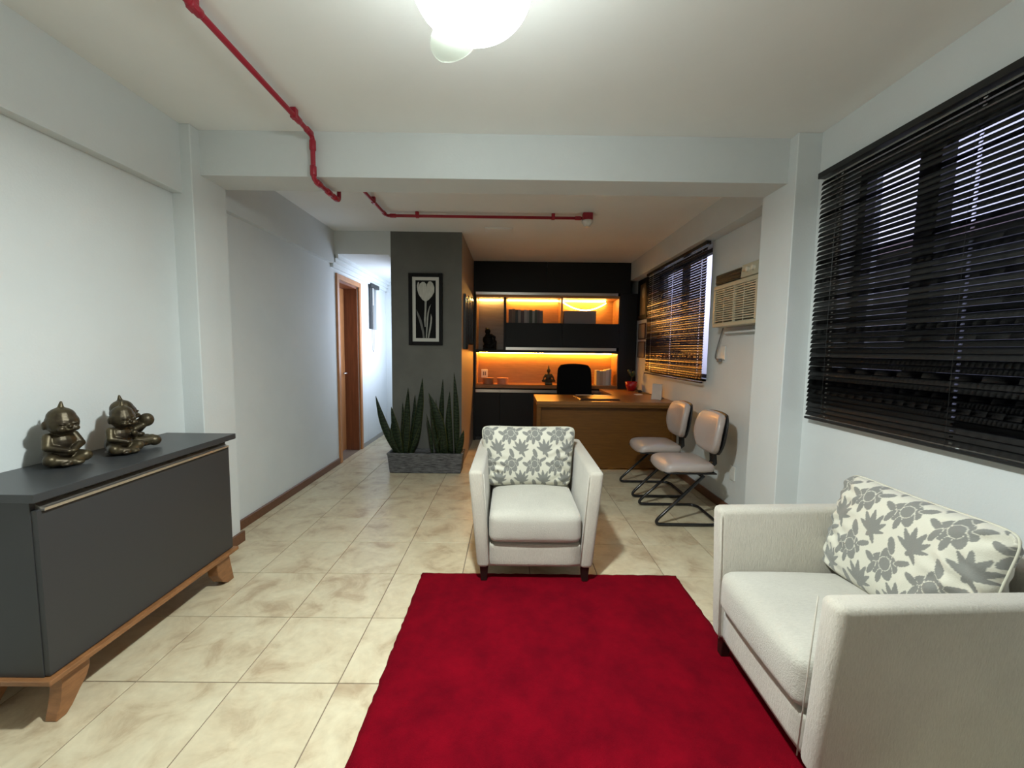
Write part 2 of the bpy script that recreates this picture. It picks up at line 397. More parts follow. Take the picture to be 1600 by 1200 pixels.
# ------------------------------------------------------------ door 1 in the corridor mouth
dr = bpy.data.objects.new('door_1', None); COL.objects.link(dr); dr['kind'] = 'structure'; dr.location = (LW, DY0, 0)
def P(name, bm, m, parent, **k):      # part given in world coordinates
    o = obj(name, bm, m, parent, **k); o.matrix_parent_inverse = Matrix.Translation(-parent.location); return o
bm = bmesh.new()
bx(bm, LW-.01, LW+.022, 4.765, DY0, 0, 2.205, .004); bx(bm, LW-.01, LW+.022, DY1, DY1+.06, 0, 2.205, .004); bx(bm, LW-.01, LW+.022, DY0, DY1, DZ, 2.205, .004)
P('casing', bm, DWOOD, dr)
bm = bmesh.new(); bx(bm, LW-.2, LW-.01, DY0, DY0+.025, 0, DZ); bx(bm, LW-.2, LW-.01, DY1-.025, DY1, 0, DZ); bx(bm, LW-.2, LW-.01, DY0, DY1, DZ-.025, DZ)
P('jamb', bm, DLEAF, dr)
lf = P('door_leaf', box(LW-.21, LW-.175, DY0+.03, DY1-.03, .01, DZ-.03, .003), DWOOD, dr)
P('door_handle', tube(bmesh.new(), fillet([(LW-.175, DY1-.09, 1.03), (LW-.125, DY1-.09, 1.03), (LW-.125, DY1-.2, 1.03)], .02), .009, 8), ALU, dr, smooth=True)
for z in (.35, 1.1, 1.85):
    P('hinge', box(LW-.178, LW-.168, DY0+.03, DY0+.05, z-.045, z+.045, .002), ALU, dr)

# ------------------------------------------------------------ windows
def window(name, x, y0, y1, z0, z1, mull, fw=.045):
    wn = bpy.data.objects.new(name, None); COL.objects.link(wn); wn['kind'] = 'structure'; wn.location = (x, (y0+y1)/2, z0)
    bm = bmesh.new(); a, c = x+.08, x+.13
    bx(bm, a, c, y0, y0+fw, z0, z1); bx(bm, a, c, y1-fw, y1, z0, z1); bx(bm, a, c, y0, y1, z0, z0+fw); bx(bm, a, c, y0, y1, z1-fw, z1)
    P('frame', bm, ALUFR, wn)
    ed = [y0+fw]+[v for m in mull for v in m]+[y1-fw]
    for m0, m1 in mull: P('mullion', box(a-.02, c, m0, m1, z0+fw, z1-fw, .003), ALUFR, wn)
    for k in range(0, len(ed), 2):
        P('pane', box(x+.10, x+.105, ed[k], ed[k+1], z0+fw, z1-fw), GLASSM, wn)
    P('sill', box(x, x+.22, y0, y1, z0-.02, z0+.004), PAINT, wn)
    return wn
window('window_1', NX, QY0, QY1, QZ0, QZ1, [(1.855, 1.955), (1.05, 1.13)])
window('window_2', RW, OY0, OY1, OZ0, OZ1, [(4.68, 4.73)], .04)
wn = bpy.data.objects.new('window_4', None); COL.objects.link(wn); wn['kind'] = 'structure'; wn.location = (-1.335, 5.75, 1.6)  # window added out of view, only a frame round the corridor fill light
bm = bmesh.new(); bx(bm, -1.37, -1.335, 5.10, 5.16, .98, 2.26); bx(bm, -1.37, -1.335, 6.34, 6.40, .98, 2.26); bx(bm, -1.37, -1.335, 5.16, 6.34, .98, 1.03); bx(bm, -1.37, -1.335, 5.16, 6.34, 2.21, 2.26); bx(bm, -1.365, -1.354, 5.73, 5.77, 1.03, 2.21)
P('frame', bm, WHITE, wn)
wn = bpy.data.objects.new('window_3', None); COL.objects.link(wn); wn['kind'] = 'structure'; wn.location = (LW, WY0, WZ0)
bm = bmesh.new(); bx(bm, LW-.10, LW-.06, WY0, WY0+.03, WZ0, WZ1); bx(bm, LW-.10, LW-.06, WY1-.03, WY1, WZ0, WZ1); bx(bm, LW-.10, LW-.06, WY0, WY1, WZ0, WZ0+.03); bx(bm, LW-.10, LW-.06, WY0, WY1, WZ1-.03, WZ1)
P('frame', bm, ALUFR, wn)
P('pane', box(LW-.085, LW-.08, WY0+.03, WY1-.03, WZ0+.03, WZ1-.03), mat('frosted_pane', (.035, .04, .04), .3), wn)

# ------------------------------------------------------------ blinds
def slat_mesh(name, L, wdt, holes, m, tilt):
    """arched slat running along y (0..L), tilted, with routed cord holes"""
    bm = bmesh.new(); ys = [0]
    for h in sorted(holes): ys += [h-.007, h+.007]
    ys.append(L); n = 4; G = []
    for y in ys:
        row = []
        for k in range(n+1):
            s = k/n-.5; q = Vector((s*wdt, (0.25-s*s)*wdt*.32))
            c_, s_ = math.cos(tilt), math.sin(tilt)
            row.append(bm.verts.new((q.x*c_-q.y*s_, y, q.x*s_+q.y*c_)))
        G.append(row)
    for i in range(len(ys)-1):
        hole = any(abs((ys[i]+ys[i+1])/2-h) < .004 for h in holes)
        for k in range(n):
            if hole and k == 1: continue
            bm.faces.new((G[i][k], G[i+1][k], G[i+1][k+1], G[i][k+1]))
    bmesh.ops.solidify(bm, geom=bm.faces[:], thickness=.0007)
    bmesh.ops.recalc_face_normals(bm, faces=bm.faces[:])
    me = bpy.data.meshes.new(name); bm.to_mesh(me); bm.free(); me.materials.append(m)
    me.polygons.foreach_set('use_smooth', [False]*len(me.polygons)); return me
def blind(label, x, y0, y1, z0, z1, pitch, wdt, holes, m, tilt, droop=0.):
    t_ = thing('venetian_blind', label, 'blind', (x, y0, z0)); L = y1-y0
    obj('headrail', box(-.02, .022, -.015, L+.015, z1-z0-.032, z1-z0, .002), m, t_)
    me = slat_mesh('slat', L, wdt, holes, m, tilt)
    z = z1-z0-.062; k = 0
    while z > .03:
        s = link('slat', me, t_); s.location = (random.uniform(-.0006, .0006), 0, z); s.rotation_euler = (random.uniform(-.0006, .0006), random.uniform(-.02, .02), 0)
        z -= pitch; k += 1
    obj('bottom_rail', box(-.013, .013, 0, L, .002, .016, .003), m, t_)
    for h in holes:
        for dx in (-.0145, .0145):
            obj('ladder_cord', tube(bmesh.new(), [(dx, h+.012, .01), (dx, h+.012, z1-z0-.03)], .0006, 4), m, t_)
    return t_
blind('wide charcoal venetian blind over the near window behind the right armchair', 1.765, .45, 2.425, .975, 2.385, .0262, .0285, [.35, 1.165, 1.83], BLIND, R(65))
blind('dark venetian blind in the office alcove beside the air conditioner', 1.80, 3.862, 5.50, 1.065, 2.375, .0255, .0275, [.10, .80, 1.45], BLIND2, R(74))
# corridor roller blind with bead cord
t_ = thing('roller_blind', 'small dark blind with hanging bead cord on the corridor window', 'blind', (LW, 5.86, 2.27))
obj('valance', box(.0, .045, -.01, .35, -.055, .0, .003), BLACK, t_)
obj('fabric', box(.012, .016, .0, .13, -.64, -.05), BLACK, t_)
obj('edge_rail', box(.008, .022, .13, .155, -.645, -.05, .002), WHITE, t_)
pts = [(.03, .05, -.3), (.03, .05, -.8), (.03, .062, -.93), (.03, .085, -.965), (.03, .108, -.93), (.03, .12, -.8), (.03, .12, -.3)]
obj('bead_cord', tube(bmesh.new(), pts, .0035, 6), CORD, t_)

# neighbour house seen only between the slats
t_ = thing('neighbouring_house', 'grey rendered house glimpsed between the slats of the window blinds', 'house', (8.2, 4.0, -3))
obj('wall', box(-1.4, 1.4, -7, 7, 0, 6.1), FACADE, t_)
obj('roof', prism(bmesh.new(), [(-1.7, 6.1), (1.7, 6.1), (0, 6.75)], 'y', -7.2, 7.2), mat('roof_tiles', (.10, .06, .05), .8, bump=.5, bscale=8), t_)

# ------------------------------------------------------------ ceiling lamp
t_ = thing('ceiling_lamp', 'large round white opal glass ceiling lamp, switched on', 'lamp', (-.12, 1.25, ZC))
obj('canopy', lathe(bmesh.new(), [(.075, 0), (.07, -.02), (.045, -.04), (.014, -.045)], 32), WHITE, t_, smooth=True)
obj('stem', lathe(bmesh.new(), [(.012, -.04), (.012, -.15)], 16), WHITE, t_, smooth=True)
obj('glare_cap', lathe(bmesh.new(), [(.02, -.125), (.10, -.13), (.145, -.165), (.15, -.19), (.146, -.192), (.10, -.15), (.02, -.138)], 40), WHITE, t_, smooth=True)  # mostly unseen cap, added to shade the ceiling from the globe's glare
prof = [(.17*math.sin(a), -.26-.116*math.cos(a)) for a in [R(d) for d in range(2, 128, 6)]]
obj('globe', lathe(bmesh.new(), prof, 48), GLOBE, t_, smooth=True)
ol = []
for k in range(25):
    q = k/24; ol.append((.285*q, .068*math.sin(PI*q**1.25)**.6 if 0 < k < 24 else 0))
ol = ol+[(a_, -b_) for a_, b_ in ol[::-1][1:-1]]
obj('petal', prism(bmesh.new(), ol, 'z', -.003, .003), PETAL, t_, loc=(0, 0, -.315), rot=(0, R(-4), R(117)))

# ------------------------------------------------------------ sprinkler pipe
PX = -1.178
t_ = thing('sprinkler_pipe', 'red fire sprinkler pipe running along the ceiling and round the beam', 'pipe', (PX, 2.5, 2.6))
def pipe(name, pts, r=.0135, fr_=.035, **k):
    return P(name, tube(bmesh.new(), fillet(pts, fr_, 6), r, 12), RED, t_, smooth=True)
pipe('pipe_run', [(PX, -1.5, 2.60), (PX, 2.535, 2.60), (PX, 2.535, 2.352), (PX, 2.90, 2.352), (PX, 2.90, 2.60), (PX, 3.985, 2.60), (.655, 3.985, 2.60)])
def fitting(p, ax, L=.03, r=.0185):
    d = Vector({'x': (1, 0, 0), 'y': (0, 1, 0), 'z': (0, 0, 1)}[ax])*L; p = Vector(p)
    P('fitting', tube(bmesh.new(), [p-d, p-d*.8, p+d*.8, p+d], [r*.85, r, r, r*.85], 12), RED, t_, smooth=True)
for p, ax in [((PX, 1.63, 2.6), 'y'), ((PX, 2.36, 2.6), 'y'), ((PX, 2.49, 2.6), 'y'), ((PX, 2.535, 2.545), 'z'), ((PX, 2.535, 2.40), 'z'), ((PX, 2.60, 2.352), 'y'), ((PX, 2.74, 2.352), 'y'), ((PX, 2.83, 2.352), 'y'), ((PX, 3.92, 2.6), 'y'), ((PX+.06, 3.985, 2.6), 'x'), ((.62, 3.985, 2.6), 'x')]:
    fitting(p, ax)
for p in [(PX, .9, 0), (PX, 1.62, 0), (PX, 2.33, 0), (PX, 3.62, 0), (-.89, 3.985, 0), (.385, 3.985, 0)]:
    P('clip', box(p[0]-.016, p[0]+.016, p[1]-.016, p[1]+.016, 2.583, 2.6385, .003), RED, t_)
t_ = thing('smoke_detector', 'round white smoke detector on a red box at the pipe end', 'detector', (.70, 3.96, ZC))
obj('junction_box', box(-.042, .05, -.03, .045, -.075, -.001, .006, 2), RED, t_)
obj('detector_head', lathe(bmesh.new(), [(.05, -.075), (.05, -.095), (.04, -.108), (.028, -.128), (.0, -.13)][:4], 24, c=(0, -.02, 0)), WHITE, t_, smooth=True)
t_ = thing('ceiling_plate', 'thin white rectangular plate flush on the alcove ceiling behind the red pipe', 'plate', (-.14, 4.53, ZC))
obj('plate', box(-.15, .15, -.085, .085, -.012, -.0005, .003), CEILP, t_)
obj('lens', box(-.13, .13, -.065, .065, -.017, -.012, .002), CEILP, t_)

# ------------------------------------------------------------ carpet
t_ = thing('rug', 'plain deep red rectangular carpet on the tiled floor', 'rug', (.25, 1.3, 0))
bm = bmesh.new(); nx, ny = 60, 80; V = {}
for i in range(nx+1):
    for j in range(ny+1):
        u, v = i/nx, j/ny; ex = min(i, nx-i); ey = min(j, ny-j)
        x = -.77+1.54*u; y = -1.0+2.10*v
        if ex == 0: x += random.uniform(-.003, .003)
        if ey == 0: y += random.uniform(-.0035, .0035)
        z = .013 if min(ex, ey) > 0 else .004
        z += .0006*math.sin(x*31+y*17)
        V[i, j] = bm.verts.new((x, y, z))
for i in range(nx):
    for j in range(ny): bm.faces.new((V[i, j], V[i+1, j], V[i+1, j+1], V[i, j+1]))
bd = [e for e in bm.edges if e.is_boundary]
r_ = bmesh.ops.extrude_edge_only(bm, edges=bd)
for v in [g for g in r_['geom'] if isinstance(g, bmesh.types.BMVert)]: v.co.z = .0008
obj('pile', bm, CARPET, t_, smooth=True)

# ------------------------------------------------------------ graphite cabinet on the left
t_ = thing('sideboard', 'low graphite grey sideboard on curved wooden feet against the left wall', 'cabinet', (-1.8, 1.85, 0))
P('top_panel', box(-1.985, -1.588, 1.345, 2.362, .828, .858, .0015), GRAPHT, t_)
P('body', box(-1.98, -1.632, 1.368, 2.335, .187, .828, .001), GRAPH, t_)
P('door', box(-1.632, -1.612, 1.371, 2.332, .192, .792, .001), GRAPH, t_)
bm = bmesh.new(); prism(bm, [(-1.632, .790), (-1.600, .788), (-1.598, .7985), (-1.612, .7995), (-1.632, .812)], 'y', 1.385, 2.318)
P('handle_profile', bm, ALU, t_)
P('plinth_board', box(-1.985, -1.592, 1.350, 2.352, .168, .187, .002), CWOOD, t_)
def foot(y, d, x):
    pts = []
    top0, top1 = y-.055*1, y+.055
    # curved splayed bracket in the y-z plane; d = -1 splays towards the camera
    outer = [(.055, .168), (.056, .13), (.060, .09), (.068, .05), (.080, .018), (.083, 0)]
    inner = [(.048, 0), (.028, .02), (.0, .055), (-.03, .085), (-.045, .12), (-.048, .168)]
    pts = [(y+d*a, z) for a, z in outer+inner]
    P('foot', prism(bmesh.new(), pts, 'x', x-.022, x+.022, .004), CWOOD, t_)
for x in (-1.645, -1.92):
    foot(1.47, -1, x)
    pts = [(2.20, .168), (2.30, .168), (2.335, .0), (2.285, .0), (2.24, .03), (2.21, .08)]
    P('foot', prism(bmesh.new(), pts, 'x', x-.03, x+.03, .004), CWOOD, t_)

# bronze child figurines
def figurine(parent, off, ang, s, lean=0., arm='lap', mirror=1, knees=0):
    bm = bmesh.new()
    ell(bm, (0, .004, .05), (.058, .05, .05)); ell(bm, (0, 0, .095), (.050, .042, .05))               # hips, chest
    for q in (-1, 1):                                                                                # crossed legs
        limb(bm, (q*.030, -.005, .034), (q*.056, -.046, .034), .028, .024)
        limb(bm, (q*.054, -.048, .030), (-q*.008, -.072, .020), .021, .015); ell(bm, (-q*.020, -.078, .016), (.019, .013, .010))
        limb(bm, (q*.040, .0, .122), (q*.054, -.022, .085), .019, .016)
        if arm == 'hug' and q == 1: limb(bm, (q*.054, -.022, .085), (q*.026, -.066, .108), .015, .012); ell(bm, (q*.02, -.072, .112), (.014, .012, .013))
        else: limb(bm, (q*.054, -.022, .085), (q*.012, -.062, .070), .015, .012); ell(bm, (q*.006, -.066, .068), (.016, .013, .010))
    hx = lean
    ell(bm, (hx, -.014, .182), (.054, .052, .050)); ell(bm, (hx, -.028, .168), (.044, .038, .034))     # head, cheeks
    ell(bm, (hx, -.010, .205), (.046, .046, .042))
    ell(bm, (hx, -.070, .172), (.008, .007, .007)); ell(bm, (hx, -.064, .158), (.014, .007, .005))   # nose, lips
    for q in (-1, 1): ell(bm, (hx+q*.053, -.006, .175), (.007, .012, .018)); ell(bm, (hx+q*.020, -.062, .184), (.011, .006, .004)); ell(bm, (hx+q*.022, -.060, .162), (.014, .010, .012))
    limb(bm, (hx, -.008, .238), (hx+.003, -.006, .268), .013, .005)                                    # topknot
    ell(bm, (0, -.012, .012), (.062, .064, .013))
    o_ = obj('body', bm, BRONZE, parent, smooth=True, loc=off, rot=(R(3), 0, ang)); o_.scale = (s, s, s); remeshed(o_, .003, 2)
    return o_
t1 = thing('bronze_figurine', 'single bronze seated child figurine with pointed topknot on the graphite sideboard', 'figurine', (-1.875, 1.70, .8605))
figurine(t1, (0, 0, 0), R(72), .98)
t2 = thing('bronze_figurine', 'bronze figurine of two cuddling children on the graphite sideboard', 'figurine', (-1.825, 1.925, .8605))
figurine(t2, (.012, -.035, 0), R(78), .90, .008, 'hug')
o_ = figurine(t2, (-.022, .052, 0), R(100), .97, -.022, 'hug', -1); o_.rotation_euler.x = R(-5)
bm = bmesh.new(); limb(bm, (.0, .06, .11), (.034, .078, .13), .024, .022); ell(bm, (.040, .084, .136), (.031, .030, .033)); limb(bm, (.03, .03, .10), (.045, .08, .12), .015, .013)
limb(bm, (.02, .05, .032), (.045, .098, .036), .030, .026); ell(bm, (.054, .108, .03), (.026, .028, .026))
remeshed(obj('limbs', bm, BRONZE, t2, smooth=True), .003, 2)

# ------------------------------------------------------------ armchairs
def softbox(x0, x1, y0, y1, z0, z1, crown=.0, r=.03, n=14, front=0.):
    """rounded upholstered block, domed on top"""
    bm = box(x0, x1, y0, y1, z0, z1)
    bmesh.ops.subdivide_edges(bm, edges=bm.edges[:], cuts=n, use_grid_fill=True)
    cx, cyy, cz = (x0+x1)/2, (y0+y1)/2, (z0+z1)/2; hx, hy, hz = (x1-x0)/2, (y1-y0)/2, (z1-z0)/2
    for v in bm.verts:
        d = v.co-Vector((cx, cyy, cz)); q = Vector((max(-hx+r, min(hx-r, d.x)), max(-hy+r, min(hy-r, d.y)), max(-hz+r, min(hz-r, d.z))))
        e_ = d-q
        if e_.length > 1e-6: d = q+e_.normalized()*r
        u, v_ = d.x/hx, d.y/hy
        if d.z > 0: d.z += crown*max(0, (1-u*u))*max(0, 1-v_*v_)
        if d.y < 0: d.y -= front*max(0, 1-u*u)*max(0, 1-(d.z/hz)**2)
        v.co = Vector((cx, cyy, cz))+d
    return bm
def armchair(label, loc, rz):
    t_ = thing('armchair', label, 'armchair', loc, rz)
    for q in (-1, 1):
        bm = bmesh.new()
        nl = 10
        # arm: flared slab, outer bottom .335 -> outer top .39
        def X(v): return q*v
        pts = [(X(.262), 0, .10), (X(.335), 0, .10), (X(.333), .76, .10), (X(.262), .76, .10),
               (X(.305), .0, .672), (X(.388), .0, .672), (X(.372), .76, .705), (X(.300), .76, .705)]
        hexa(bm, pts, .024, 4)
        a = obj('arm', bm, CHEN, t_, smooth=True)
    bm = bmesh.new(); hexa(bm, [(-.30, .635, .10), (.30, .635, .10), (.30, .76, .10), (-.30, .76, .10), (-.315, .665, .712), (.315, .665, .712), (.315, .785, .712), (-.315, .785, .712)], .025, 4)
    obj('backrest', bm, CHEN, t_, smooth=True)
    obj('front_rail', softbox(-.268, .268, .014, .65, .102, .243, 0, .012, 6), CHEN, t_, smooth=True)
    s = obj('seat_cushion', softbox(-.268, .268, -.012, .645, .247, .43, .035, .045, 16, .012), CHENS, t_, smooth=True)
    # piping seams down the arm fronts
    for q in (-1, 1):
        obj('seam', tube(bmesh.new(), [(q*.262, .001, .11), (q*.300, .001, .655)], .0022, 6), CHEN, t_, smooth=True)
    for x in (-.295, .295):
        for y, dy in ((.05, -.012), (.70, .012)):
            bm = bmesh.new(); a, c = .026, .017; z0 = -loc[2]+(.0135 if (rz != 0 or y < .3) else .0008)
            hexa(bm, [(x-c, y+dy-c, z0), (x+c, y+dy-c, z0), (x+c, y+dy+c, z0), (x-c, y+dy+c, z0), (x-a, y-a, .11), (x+a, y-a, .11), (x+a, y+a, .11), (x-a, y+a, .11)], .003, 1)
            obj('leg', bm, LEG, t_)
    return t_
armchair('cream chenille armchair facing the camera at the far edge of the red carpet', (.155, 2.285, 0), 0)
armchair('cream chenille armchair in the right foreground, side-on under the big blind', (.918, 1.445, 0), R(-92.2))

# floral cushions: print computed per vertex
def motif_fan(u, v):
    out = np.zeros_like(u); L = [(-62, .050, .011), (-34, .062, .013), (-8, .066, .013), (18, .062, .012), (44, .052, .011), (74, .040, .009), (150, .036, .010), (-150, .020, .010)]
    for a, l, wd in L:
        th = np.radians(a); dx, dy = np.sin(th), np.cos(th)
        s = u*dx+v*dy; c = u*dy-v*dx; q = (s-l*.52)/(l*.52)
        out = np.maximum(out, ((np.abs(q) < 1) & (np.abs(c) < wd*.74*np.sqrt(np.clip(1-q*q, 0, 1))*(1-.35*q))).astype(float))
    return out
def motif_rose(u, v):
    out = np.zeros_like(u)
    P_ = [(-.020, .006, .026, .013, 50), (.020, .010, .026, .013, -40), (0, .022, .024, .014, 0), (-.014, -.018, .022, .011, 30), (.014, -.018, .024, .014, -20), (.002, 0, .018, .014, 0), (-.045, -.002, .020, .008, -60), (-.034, -.030, .022, .007, 20), (.046, .024, .020, .007, 60), (.004, .058, .024, .009, -20), (-.006, -.042, .02, .007, 5)]
    for x, y, l, wd, a in P_:
        th = np.radians(a); dx, dy = np.sin(th), np.cos(th); s = (u-x)*dx+(v-y)*dy; c = (u-x)*dy-(v-y)*dx
        e_ = (s/(l*1.08))**2+(c/(wd*1.22))**2
        out = np.where(e_ < 1.20, 0., out); out = np.where(e_ < 1, 1., out)
    return out
def pattern(u, v):
    g = np.zeros_like(u); px_, py_ = .127, .168
    for i in range(-3, 4):
        for j in range(-2, 3):
            g = np.maximum(g, motif_rose(u-i*px_-.03, v-j*py_+.04)); g = np.maximum(g, motif_fan(u-(i+.45)*px_-.03, v-(j+.47)*py_+.05))
    return g
FLORAL = vcmat('floral_cushion_fabric')
CREAM = mat('cushion_piping', (.55, .54, .44), .9)
def cushion(label, M_, W=.60, H=.42, T=.16, tw=.04, seed=1, wr=1.):
    t_ = thing('cushion', label, 'cushion', (0, 0, 0)); t_.matrix_world = M_
    nx, ny = 230, 160; rs = np.random.RandomState(seed)
    u, v = np.meshgrid(np.linspace(-1, 1, nx), np.linspace(-1, 1, ny), indexing='ij')
    bulge = ((1-np.abs(u)**3.5).clip(0)*(1-np.abs(v)**3.5).clip(0))**.5
    pin = 1-.035*(1-np.abs(v)**2)*np.abs(u)**3; pinv = 1-.05*(1-np.abs(u)**2)*np.abs(v)**3
    cor = 1-.075*(np.abs(u)*np.abs(v))**7
    X = u*W/2*pin*cor*(1+tw*v); Z = v*H/2*pinv*cor
    wrk = np.zeros_like(u)
    for k in range(14):
        a = rs.uniform(0, 6.28); sx_, sy_ = (1 if k % 2 else -1)*rs.uniform(.75, 1.0), rs.uniform(-1, 1)
        d = (u-sx_)*np.sin(a*.2+k)+(v-sy_)*np.cos(a*.2+k); e_ = np.exp(-((u-sx_)**2+(v-sy_)**2)/.12)
        wrk += np.sin(d*26+a)*e_*.004*wr
    verts = []; cols = []; faces = []
    base = np.array((.60, .585, .49)); dark = np.array((.20, .203, .185))
    g = pattern(u*W/2*.82, v*H/2*.82)
    for side in (-1, 1):
        Y = side*(T/2*bulge+wrk*(bulge > .15))
        off = len(verts); verts += list(zip(X.ravel(), Y.ravel(), Z.ravel()))
        mixv = g if side < 0 else g[::-1]
        c = base[None]*(1-mixv.ravel()[:, None])+dark[None]*mixv.ravel()[:, None]; cols.append(c)
        idx = np.arange(nx*ny).reshape(nx, ny)+off
        a, b_, c_, d_ = idx[:-1, :-1].ravel(), idx[1:, :-1].ravel(), idx[1:, 1:].ravel(), idx[:-1, 1:].ravel()
        q = np.stack([a, b_, c_, d_], 1) if side < 0 else np.stack([d_, c_, b_, a], 1); faces += q.tolist()
    me = bpy.data.meshes.new('cover'); me.from_pydata([tuple(map(float, p)) for p in verts], [], faces)
    ca = me.color_attributes.new('print', 'FLOAT_COLOR', 'POINT')
    cc = np.concatenate(cols); cc = np.concatenate([cc, np.ones((len(cc), 1))], 1); ca.data.foreach_set('color', cc.ravel().astype('f'))
    me.materials.append(FLORAL); me.polygons.foreach_set('use_smooth', [True]*len(me.polygons))
    link('cover', me, t_)
    edge = [(X[i, 0], 0, Z[i, 0]) for i in range(0, nx, 6)]+[(X[-1, j], 0, Z[-1, j]) for j in range(0, ny, 6)]+[(X[i, -1], 0, Z[i, -1]) for i in range(nx-1, 0, -6)]+[(X[0, j], 0, Z[0, j]) for j in range(ny-1, 0, -6)]
    obj('piping', tube(bmesh.new(), edge, .0042, 6, closed=True), CREAM, t_, smooth=True)
    return t_
cushion('cream cushion with grey flowers standing upright on the centre armchair', Matrix.Translation((.13, 2.775, .638)) @ Matrix.Rotation(R(-11), 4, 'X'), .615, .41, .18, .07, 3)
cushion('cream cushion with grey flowers leaning back on the right foreground armchair', Matrix.Translation((1.445, 1.45, .640)) @ Matrix.Rotation(R(-90), 4, 'Z') @ Matrix.Rotation(R(-14), 4, 'X'), .61, .43, .18, .02, 8, 1.5)

# ------------------------------------------------------------ planter and snake plants
t_ = thing('planter', 'long slate grey textured planter box in front of the grey wall', 'planter', (-.92, 4.52, 0))
bm = bmesh.new()
def ring(w2, d2, z): return [(-w2, -d2, z), (w2, -d2, z), (w2, d2, z), (-w2, d2, z)]
hexa(bm, ring(.388, .105, .001)+ring(.412, .118, .222), .008, 2)
bmesh.ops.inset_region(bm, faces=[f for f in bm.faces if f.normal.z > .9 and f.calc_area() > .1], thickness=.022)
for f in [f for f in bm.faces if f.normal.z > .9 and f.calc_area() > .1]:
    r_ = bmesh.ops.extrude_face_region(bm, geom=[f]); bmesh.ops.translate(bm, verts=[v for v in r_['geom'] if isinstance(v, bmesh.types.BMVert)], vec=(0, 0, -.04)); bm.faces.remove(f)
obj('box', bm, POT, t_)
obj('rim', (lambda b_: (bx(b_, -.415, .415, -.121, -.10, .205, .224, .004), bx(b_, -.415, .415, .10, .121, .205, .224, .004), bx(b_, -.415, -.392, -.10, .10, .205, .224, .004), bx(b_, .392, .415, -.10, .10, .205, .224, .004), b_)[-1])(bmesh.new()), POT, t_)
sl = obj('soil', box(-.385, .385, -.092, .092, .17, .184, .003), SOIL, t_)
LEAFM, t, p = newmat('snake_leaf')
tcn = nd(t, 'ShaderNodeTexCoord'); uvn = nd(t, 'ShaderNodeVertexColor', layer_name='edge'); wv = nd(t, 'ShaderNodeTexWave'); wv.bands_direction = 'Z'
wv.inputs['Scale'].default_value = 9; wv.inputs['Distortion'].default_value = 9; wv.inputs['Detail'].default_value = 3; wv.inputs['Detail Scale'].default_value = 2
t.links.new(tcn.outputs['Object'], wv.inputs['Vector'])
r1 = nd(t, 'ShaderNodeValToRGB'); r1.color_ramp.elements[0].color = (.007, .018, .007, 1); r1.color_ramp.elements[1].color = (.035, .062, .025, 1)
t.links.new(wv.outputs[1], r1.inputs[0]); mxx = nd(t, 'ShaderNodeMix', data_type='RGBA'); mxx.inputs[7].default_value = (.16, .17, .045, 1)
t.links.new(uvn.outputs[0], mxx.inputs[0]); t.links.new(r1.outputs[0], mxx.inputs[6]); t.links.new(mxx.outputs[2], p.inputs['Base Color']); p.inputs['Roughness'].default_value = .38
def leaf(base, tip, wdt, parent, bend=.0, yb=0., yt=0., face=0., yellow=1.):
    n = 14; B = Vector((base[0], 4.53+yb, base[1])); T = Vector((tip[0], 4.53+yt, tip[1])); D = T-B
    side = D.normalized().cross(Vector((0, -1, 0))); side = (side*math.cos(face)+Vector((0, 1, 0))*math.sin(face)).normalized(); nrm = D.normalized().cross(side)
    wdt *= 1.5; bm = bmesh.new(); lay = bm.verts.layers.float_color.new('edge'); rows = []
    for i in range(n+1):
        s = i/n; wv_ = wdt*(.42+.58*math.sin(PI*min(1, s*1.15+.1)*.9))*(1-max(0, (s-.72)/.28)**1.6)*.5+.0008
        c = B+D*s+side*bend*math.sin(PI*s)
        row = []
        for k, (o_, e_) in enumerate(((-1, 1), (-.8, 0), (0, 0), (.8, 0), (1, 1))):
            vv = bm.verts.new(c+side*o_*wv_+nrm*(abs(o_)**2*wv_*.45)); vv[lay] = (e_*yellow,)*3+(1,); row.append(vv)
        rows.append(row)
    for A, C_ in zip(rows, rows[1:]):
        for k in range(4): bm.faces.new((A[k], A[k+1], C_[k+1], C_[k]))
    bmesh.ops.solidify(bm, geom=bm.faces[:], thickness=.0022)
    o_ = obj('leaf', bm, LEAFM, parent, smooth=True); o_.matrix_parent_inverse = Matrix.Translation(-parent.location); return o_
sa = thing('snake_plant', 'left clump of dark snake plant leaves in the planter, one leaf leaning out left', 'plant', (-1.16, 4.52, .18))
sb = thing('snake_plant', 'right clump of dark snake plant leaves in the planter, with the tallest leaf', 'plant', (-.74, 4.52, .18))
for a in [((-1.235, .18), (-1.475, .84), .055, -.03, -.03, -.03, .1), ((-1.20, .18), (-1.30, .725), .062, -.01, -.05, -.05, -.2), ((-1.21, .18), (-1.20, .76), .028, .01, .03, .05, .5),
          ((-1.16, .18), (-1.129, .928), .052, .0, .0, .02, .3), ((-1.12, .18), (-1.065, .845), .05, .01, .04, .06, -.3), ((-1.10, .18), (-.961, 1.042), .06, .02, -.02, -.02, .0),
          ((-1.10, .18), (-.96, .591), .034, .02, -.06, -.07, .4), ((-1.19, .18), (-1.29, .56), .022, -.04, -.07, -.08, .2), ((-1.15, .18), (-1.10, .66), .045, -.01, -.06, -.06, -.1), ((-1.13, .18), (-1.16, .60), .03, .01, .05, .03, .1)]:
    leaf(a[0], a[1], a[2], sa, a[3], a[4], a[5], a[6])
